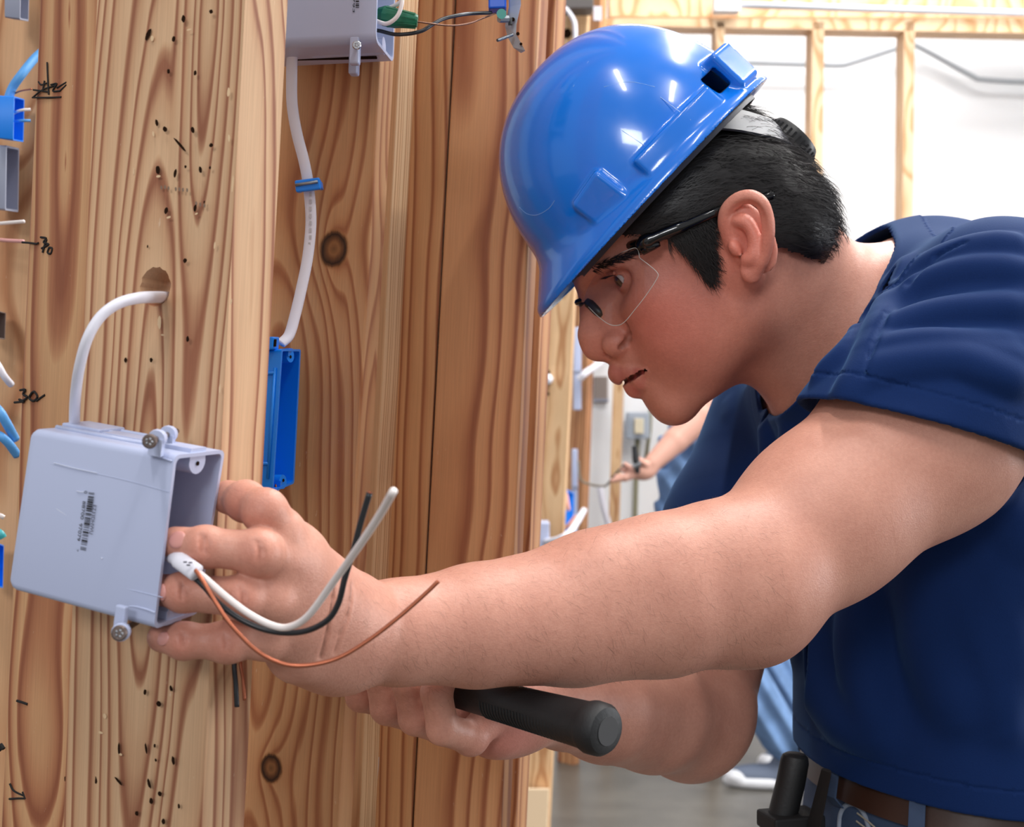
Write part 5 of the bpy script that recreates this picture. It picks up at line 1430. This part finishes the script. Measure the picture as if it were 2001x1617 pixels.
# ---------------------------------------------------------------- hammer in the right hand
ham = empty('hammer', HB0, 'hammer held in the right hand, black ribbed rubber grip end towards the viewer', 'hammer')
prof = [(0, .0095), (.0012, .0128), (.004, .0146), (.011, .0149), (.014, .0140), (.016, .0133), (.03, .0128), (.06, .0118), (.10, .0112), (.135, .0110), (.15, .0105)]
MB().tube([HB0+gdir*t for t, r in prof], [r for t, r in prof], 28).build('grip', M['black_rubber'], ham, auto=35)
MB().tube([HB0-gdir*.0004, HB0+gdir*.002], [.0080, .0086], 24).build('grip_end_ring', simple('worn_rubber', srgb(44, 44, 46), .5), ham, auto=35)
m = MB()
for i in range(26):
    t0 = .026+i*.0026
    c = HB0+gdir*t0; r = .0130-.0016*(t0/.1)
    m.tube([c+r*(math.cos(a)*GD-math.sin(a)*GB)*1.006 for a in np.linspace(-.5, 1.6, 9)], .00032, 4)
m.build('ribs', M['black_rubber'], ham, kind='stuff')
MB().tube([HB0+gdir*.15, HB0+gdir*.243], .0075, 14).build('shaft', M['steel'], ham, auto=40)
hd = HB0+gdir*.246
MB().tube([hd-GB*.018, hd-GB*.028, hd-GB*.031, hd-GB*.039, hd-GB*.040], [.010, .009, .0135, .0135, .012], 16).build('hammer_face', M['steel'], ham, auto=35)
MB().cbox(hd, GB, GD, gdir, .018, .010, .0105).build('hammer_head', M['steel'], ham, bevel=.002)
for s in (-1, 1):
    MB().tube(spline([hd+GB*.014+GD*s*.004, hd+GB*.022+GD*s*.006-gdir*.001, hd+GB*.030+GD*s*.008-gdir*.010], 4), [.006]*5+[.004]*3+[.002], 8).build('claw', M['steel'], ham, auto=40)

# ---------------------------------------------------------------- hard hat
HO = P(1296, 367, DH); hr = nrm(AX_R*.69+AX_U*.724); hh = nrm(AX_R*(-.724)+AX_U*.69); hw = AX_F
HATX = np.stack([hr, hw, hh])
AF_, AB_, BW, CH = 274*SP, 262*SP, .0965, 335*SP
def hq_(p):
    q = (p-HO) @ HATX.T; return q[:, 0], q[:, 1], q[:, 2]
def dome_d(p, off=0.0):
    r, w, h = hq_(p)
    a = np.where(r > 0, AB_, AF_)-off; b = BW-off; c = CH-off
    e2 = (r/a)**2+(w/b)**2
    F_ = (e2**1.15 + (np.abs(h)/c)**2.3)**(1/2.3)
    L_ = np.sqrt(r*r+w*w+h*h)
    return (1-1/np.maximum(F_, .05))*L_
def brim_d(p):
    r, w, h = hq_(p)
    a = np.where(r > 0, 284*SP, 349*SP); b = BW+.0105
    e = np.sqrt((r/a)**2+(w/b)**2)
    hs = (1-e)*300*SP
    edge = (e-1)*np.where(r > 0, .10, .11)
    return np.maximum(smax(np.abs(h-hs)*.72-.0021, edge, .003), .72-e), h-hs, e
def rbox(q, half, rnd):
    q = np.abs(q)-(np.array(half)-rnd)
    return np.linalg.norm(np.maximum(q, 0), axis=1)+np.minimum(q.max(axis=1), 0)-rnd
def lug(p, r0, w0, h0, yaw, half, rnd, tilt=0):
    r, w, h = hq_(p); w = -np.abs(w)
    q = np.stack([r-r0, w-w0, h-h0], 1); c, s = math.cos(yaw), math.sin(yaw)
    x = q[:, 0]*c+q[:, 1]*s; y = -q[:, 0]*s+q[:, 1]*c; z = q[:, 2]
    if tilt:
        ct, st_ = math.cos(tilt), math.sin(tilt); x, z = x*ct+z*st_, -x*st_+z*ct
    return rbox(np.stack([x, y, z], 1), half, rnd)
def band(p):
    r, w, h = hq_(p)
    d = dome_d(p)-.0062
    return smax(smax(smax(d, (np.abs(h-42*SP)-21*SP), .003), (np.abs(r-48*SP)-100*SP), .003), .03-np.abs(w), .002)
def slot(p): return lug(p, 172*SP, -.070, 58*SP, math.radians(40), (.010, .0062, .0085), .002)
def hat_d(p):
    d = dome_d(p); bd, hrel, e = brim_d(p)
    d = smax(d, -hrel-.0012, .002)
    d = smin(d, bd, .007)
    d = smin(d, band(p), .0028)
    d = smin(d, lug(p, -126*SP, -.0775, 60*SP, math.radians(-27), (.0165, .0115, .0145), .004, .12), .003)
    d = smin(d, lug(p, 205*SP, -.0600, 56*SP, math.radians(46), (.0150, .0115, .0165), .004), .003)
    d = smax(d, -slot(p), .0015)
    inner = dome_d(p, .0030)
    return smax(d, -inner, .0018)*.9
hat_f = Field(); hat_f.fn(hat_d, HO, .30, op='u', k=0)
def hat_mesh():
    lo = HO-.19; hi = HO+.19
    return hat_f.mesh(.0014, lo, hi)
hv_, hq2, hn2 = hat_mesh()
print('hat', len(hv_))
def hat_mat():
    m, n, l, b = new_mat('blue_hard_hat_plastic'); tc = n.new('ShaderNodeTexCoord')
    col = srgb(0, 114, 222)
    t = n.new('ShaderNodeTexNoise'); t.inputs['Scale'].default_value = 16; t.inputs['Detail'].default_value = 5; l.new(tc.outputs['Object'], t.inputs['Vector'])
    mx = n.new('ShaderNodeMix'); mx.data_type = 'RGBA'; mx.inputs[6].default_value = tuple(c*.9 for c in col[:3])+(1,); mx.inputs[7].default_value = tuple(min(1, c*1.12) for c in col[:3])+(1,)
    l.new(t.outputs['Fac'], mx.inputs[0]); l.new(mx.outputs[2], b.inputs['Base Color'])
    t2 = n.new('ShaderNodeTexNoise'); t2.inputs['Scale'].default_value = 60; t2.inputs['Detail'].default_value = 6; l.new(tc.outputs['Object'], t2.inputs['Vector'])
    l.new(mth(n, l, 'ADD', .10, mth(n, l, 'MULTIPLY', t2.outputs['Fac'], .22)), b.inputs['Roughness'])
    b.inputs['Coat Weight'].default_value = .5; b.inputs['Coat Roughness'].default_value = .06
    return m
hat = empty('hard_hat', HO, 'glossy bright blue hard hat worn by the young man', 'hard hat')
sdf_obj('shell', hv_, hq2, hn2, hat_mat(), hat)
# scratches on the shell
M['hat_scratch'] = simple('hat_scratch', srgb(120, 170, 230), .5)
m = MB()
for pts in ([(1015,405),(1030,418),(1050,420),(1072,408),(1084,392)], [(1180,170),(1230,160),(1280,170)], [(1120,170),(1150,120)], [(1290,190),(1350,235)], [(1215,255),(1260,285)]):
    q, _ = hat_f.hit([p[0] for p in pts], [p[1] for p in pts]); m.tube(spline(q, 4), .00025, 5)
m.build('scratch', M['hat_scratch'], hat, kind='stuff')
# suspension: sweatband ring, rear strap and ratchet knob
M['susp'] = simple('dark_grey_suspension', srgb(70, 70, 76), .5, bump=(700, .2, .0004))
M['strap_grey'] = simple('grey_nylon_strap', srgb(66, 68, 78), .42)
M['knob_black'] = simple('black_ratchet_knob', srgb(22, 22, 24), .4)
def ribbon(name, mids, ups, hw_, th, out, mat, parent, closed=False):
    vs_ = []; fs_ = []; k = len(mids)
    for c, u, o_ in zip(mids, ups, out): vs_ += [c-u*hw_+o_*th, c+u*hw_+o_*th, c+u*hw_, c-u*hw_]
    for i in range(k if closed else k-1):
        i2 = (i+1) % k
        for j in range(4): fs_.append((4*i+j, 4*i+(j+1) % 4, 4*i2+(j+1) % 4, 4*i2+j))
    if not closed: fs_ += [(3, 2, 1, 0), tuple(4*(k-1)+j for j in range(4))]
    return MB().add(vs_, fs_).build(name, mat, parent, auto=40)
mid_ = []; out_ = []
for i in range(72):
    a = 2*math.pi*i/72; rx = (AB_ if math.cos(a) > 0 else AF_)-.009; e_ = hr*math.cos(a)*rx+hw*math.sin(a)*(BW-.009)
    mid_.append(HO+e_+hh*.0055); out_.append(nrm(e_))
ribbon('sweatband', mid_, [hh]*72, .0095, .0016, out_, M['susp'], hat, True)
L = []
for f, u, w in ((10, 262, -.078), (-76, 214, -.070), (-134, 176, -.052), (-182, 142, -.030), (-207, 118, 0), (-182, 142, .030), (-134, 176, .052), (-76, 214, .070), (10, 262, .078)):
    L.append(H(f, u, w))
L = spline(L, 5); cc = H(0, 100)
outs = [nrm((p-cc)-HU*((p-cc) @ HU)*.5) for p in L]
tang = [nrm(L[min(i+1, len(L)-1)]-L[max(i-1, 0)]) for i in range(len(L))]
ups = [nrm(np.cross(t, o_)) for t, o_ in zip(tang, outs)]
ribbon('rear_strap', L, ups, .0105, .0022, outs, M['strap_grey'], hat)
kc = H(-212, 116); kax = nrm(-HF*.93+HU*.25)
m = MB(); m.tube([kc-kax*.006, kc+kax*.004, kc+kax*.008, kc+kax*.009], [.0215, .0215, .0195, .015], 30); knob = m.build('ratchet_knob', M['knob_black'], hat, auto=35)
kx = nrm(np.cross(kax, HW)); 
m = MB()
for i in range(30):
    a = 2*math.pi*i/30; e_ = kx*math.cos(a)+HW*math.sin(a); m.tube([kc-kax*.004+e_*.0215, kc+kax*.004+e_*.0215], .0009, 5)
m.build('knurling', M['knob_black'], knob, kind='stuff')

# ---------------------------------------------------------------- safety glasses
def glass_mat():
    m = bpy.data.materials.new('clear_polycarbonate'); m.use_nodes = True; n = m.node_tree.nodes; l = m.node_tree.links
    n.remove(n['Principled BSDF']); o = n['Material Output']
    tr = n.new('ShaderNodeBsdfTransparent'); tr.inputs[0].default_value = (.88, .90, .90, 1)
    gl = n.new('ShaderNodeBsdfGlossy'); gl.inputs['Roughness'].default_value = .04
    fr = n.new('ShaderNodeLayerWeight'); fr.inputs[0].default_value = .5
    mx = n.new('ShaderNodeMixShader'); l.new(mth(n, l, 'ADD', .03, mth(n, l, 'MULTIPLY', mth(n, l, 'POWER', fr.outputs['Facing'], 4.0), .6)), mx.inputs[0]); l.new(tr.outputs[0], mx.inputs[1]); l.new(gl.outputs[0], mx.inputs[2]); l.new(mx.outputs[0], o.inputs[0])
    return m
M['lens'] = glass_mat()
gls = empty('safety_glasses', P(1141, 596, 1.075), 'clear safety glasses with black temples under the hard hat brim', 'glasses')
LP0 = [(1141,586),(1150,560),(1168,530),(1188,510),(1214,494),(1238,485),(1246,488),(1249,498),(1251,505),(1268,518),(1285,534),(1283,546),(1262,578),(1240,606),(1222,628),(1208,636),(1190,634),(1168,618),(1150,600)]
LP = [tuple(q) for q in spline([np.array(p, float) for p in LP0+LP0[:1]], 3)[:-1]]
def lens_d(x): t = np.clip((x-1138)/150, 0, 1); return 1.070-.074*t**.52
def lens(fl, name='lens'):
    c = np.mean(np.array(LP), 0); rings = [1.0, .97, .7, .4]
    vs_ = []; fs_ = []; n = len(LP)
    for k in rings:
        for x, y in LP:
            q = c+(np.array([x, y])-c)*k; vs_.append(fl(P(q[0], q[1], lens_d(q[0]))))
    vs_.append(fl(P(c[0], c[1], lens_d(c[0]))))
    for i in range(len(rings)-1):
        for j in range(n): fs_.append((i*n+j, i*n+(j+1) % n, (i+1)*n+(j+1) % n, (i+1)*n+j))
    for j in range(n): fs_.append(((len(rings)-1)*n+j, (len(rings)-1)*n+(j+1) % n, len(vs_)-1))
    mesh_obj(name, vs_, fs_, M['lens'], gls, smooth=True)
    edge = [fl(P(q[0], q[1], lens_d(q[0]))) for q in spline([np.array(p, float) for p in LP0[4:]], 4)]
    MB().tube(edge, .00026, 6).build('lens_edge', simple('lens_edge', srgb(196, 196, 190), .15), gls, smooth=True)
M['gloss_black'] = simple('gloss_black_frame', srgb(10, 10, 11), .12, spec=.6)
for fl in (lambda p: p, mirror_w):
    lens(fl)
    MB().tube(spline([fl(P(*p)) for p in ((1146,566,1.068),(1166,525,1.062),(1196,497,1.048),(1232,480,1.022),(1258,474,1.006),(1275,468,1.000))], 4), [.0020]*4+[.0024]*8+[.0034]*8+[.0036], 10).build('brow_bar', M['gloss_black'], gls, smooth=True)
    MB().tube(spline([fl(P(*p)) for p in ((1252,482,1.004),(1262,473,1.000),(1300,456,.997),(1345,438,.996),(1400,414,1.000),(1440,402,1.010),(1480,391,1.012),(1515,378,1.014))], 4), [.0040]*3+[.0044]*3+[.0034]*6+[.0028]*16+[.0014], 10, flat=(HU, 1.25)).build('temple_arm', M['gloss_black'], gls, smooth=True)
    MB().tube([fl(P(1254, 492, 1.002)), fl(P(1276, 480, 1.000)), fl(P(1290, 477, .999))], [.0030, .0034, .0016], 8).build('hinge', M['gloss_black'], gls, smooth=True)
    MB().tube(spline([fl(P(1136, 596, 1.076)), fl(P(1150, 592, 1.070)), fl(P(1166, 606, 1.066)), fl(P(1178, 618, 1.063))], 3), [.0022]*3+[.0042]*4+[.0040, .0034, .0018], 8).build('nose_pad', simple('smoky_nose_pad', srgb(40, 36, 32), .4), gls, smooth=True)
MB().tube(spline([H(285, 62, -.008), H(303, 66, 0), H(285, 62, .008)], 4), .0026, 8).build('bridge', M['gloss_black'], gls, smooth=True)

# ---------------------------------------------------------------- the worker in the background
bw_ = 5.15
bf = Field()
bf.S(P(1486, 640, bw_), .105, k=.02); bf.C(P(1478, 690, bw_), P(1462, 760, bw_), .058, .065, k=.03)
bf.C(P(1440, 770, bw_-.12), P(1405, 800, bw_-.22), .055, .05, k=.03)
bf.chain([P(1432, 742, bw_-.16), P(1372, 812, bw_-.22), P(1320, 862, bw_-.26), P(1276, 905, bw_-.30)], [.055, .050, .043, .031], k=.02)
bf.E(P(1256, 922, bw_-.31), (.045, .030, .028), TOR, k=.02)
for i, (x, y) in enumerate(((1196,940),(1204,932),(1222,908),(1216,918))):
    bf.chain([P(1250, 926-i*4, bw_-.31+i*.012), P((x+1250)/2, (y+922)/2+4, bw_-.33+i*.012), P(x, y, bw_-.32+i*.012)], [.012, .0105, .008], k=.006)
bf.C(P(1262, 908, bw_-.33), P(1240, 894, bw_-.345), .013, .009, k=.008)
bf.chain([P(1500, 745, bw_+.2), P(1520, 860, bw_+.2), P(1500, 960, bw_+.1)], [.055, .046, .036], k=.02)
bv, bq, bn = bf.mesh(.006, P(1300, 800, bw_)-np.array([.35, .6, .5]), P(1480, 700, bw_)+np.array([.35, .6, .45]))
wk = tag(sdf_obj('person', bv, bq, bn, simple('blurred_skin', srgb(212, 160, 142), .5)), 'blurred worker behind in blue jeans, one bare arm reaching to the wall', 'person')
M['light_denim'] = denim('light_denim', srgb(112, 142, 184))
jf = Field()
jf.E(P(1380, 900, bw_), (.175, .20, .17), TOR, k=.03)
jf.C(P(1345, 960, bw_-.12), P(1360, 1160, bw_-.14), .115, .095, k=.04); jf.C(P(1360, 1160, bw_-.14), P(1524, 1436, bw_-.14), .095, .085, k=.03)
jf.C(P(1430, 960, bw_+.12), P(1440, 1200, bw_+.14), .11, .09, k=.04); jf.C(P(1440, 1200, bw_+.14), P(1580, 1440, bw_+.14), .085, .08, k=.03)
jf.fn(lambda p: .012*np.sin(p[:, 2]*46+p[:, 0]*70), P(1400, 1100, bw_), 9, op='m')
v_, q_, n_ = jf.mesh(.011, P(1380, 1436, bw_)-np.array([.35, .45, .12]), P(1450, 840, bw_)+np.array([.45, .45, .1])); sdf_obj('jeans', v_, q_, n_, M['light_denim'], wk)
tf = Field(); tf.E(P(1440, 800, bw_), (.15, .20, .19), TOR, k=.03); tf.C(P(1440, 745, bw_-.15), P(1415, 772, bw_-.18), .07, .068, k=.03)
v_, q_, n_ = tf.mesh(.011, P(1440, 800, bw_)-.32, P(1440, 800, bw_)+.32); sdf_obj('shirt', v_, q_, n_, simple('dark_grey_shirt', srgb(70, 80, 100), .9), wk)
for dz, xo in ((-.14, 0), (.14, 60)):
    f = Field(); c = P(1500+xo, 1478, bw_+dz); c[2] = 0
    f.E(c+np.array([-.02, 0, .04]), (.125, .046, .042), k=.01); f.C(c+np.array([.06, 0, .05]), c+np.array([.06, 0, .09]), .045, .045, k=.03)
    f.fn(lambda p: .001-p[:, 2], c, 9, op='i', k=.003)
    v_, q_, n_ = f.mesh(.006, c+np.array([-.2, -.1, -.02]), c+np.array([.2, .1, .18])); s_ = sdf_obj('sneaker', v_, q_, n_, simple('grey_canvas_shoe', srgb(110, 120, 140), .8), wk)
    f = Field(); f.E(c+np.array([-.02, 0, .022]), (.134, .053, .034), k=.01); f.fn(lambda p: .001-p[:, 2], c, 9, op='i', k=.003); f.fn(lambda p: p[:, 2]-.045, c, 9, op='i', k=.003)
    f.E(c+np.array([-.105, 0, .035]), (.045, .045, .030), k=.005); f.fn(lambda p: .001-p[:, 2], c, 9, op='i', k=.003)
    v_, q_, n_ = f.mesh(.006, c+np.array([-.2, -.1, -.02]), c+np.array([.2, .1, .18])); sdf_obj('rubber_sole', v_, q_, n_, simple('white_rubber', srgb(236, 236, 240), .5), s_)
pl = empty('pliers', P(1244, 910, bw_-.36), 'blurred black-handled pliers in the background worker\'s hand', 'tool')
MB().tube([P(1240, 872, bw_-.36), P(1243, 900, bw_-.365), P(1246, 925, bw_-.36)], [.010, .012, .008], 8).build('handle', M['black_rubber'], pl)
MB().tube([P(1252, 905, bw_-.365), P(1236, 912, bw_-.365)], .010, 8).build('jaw', M['steel'], pl)

# flat extras that need finished neighbours come last
bpy.context.view_layer.update()
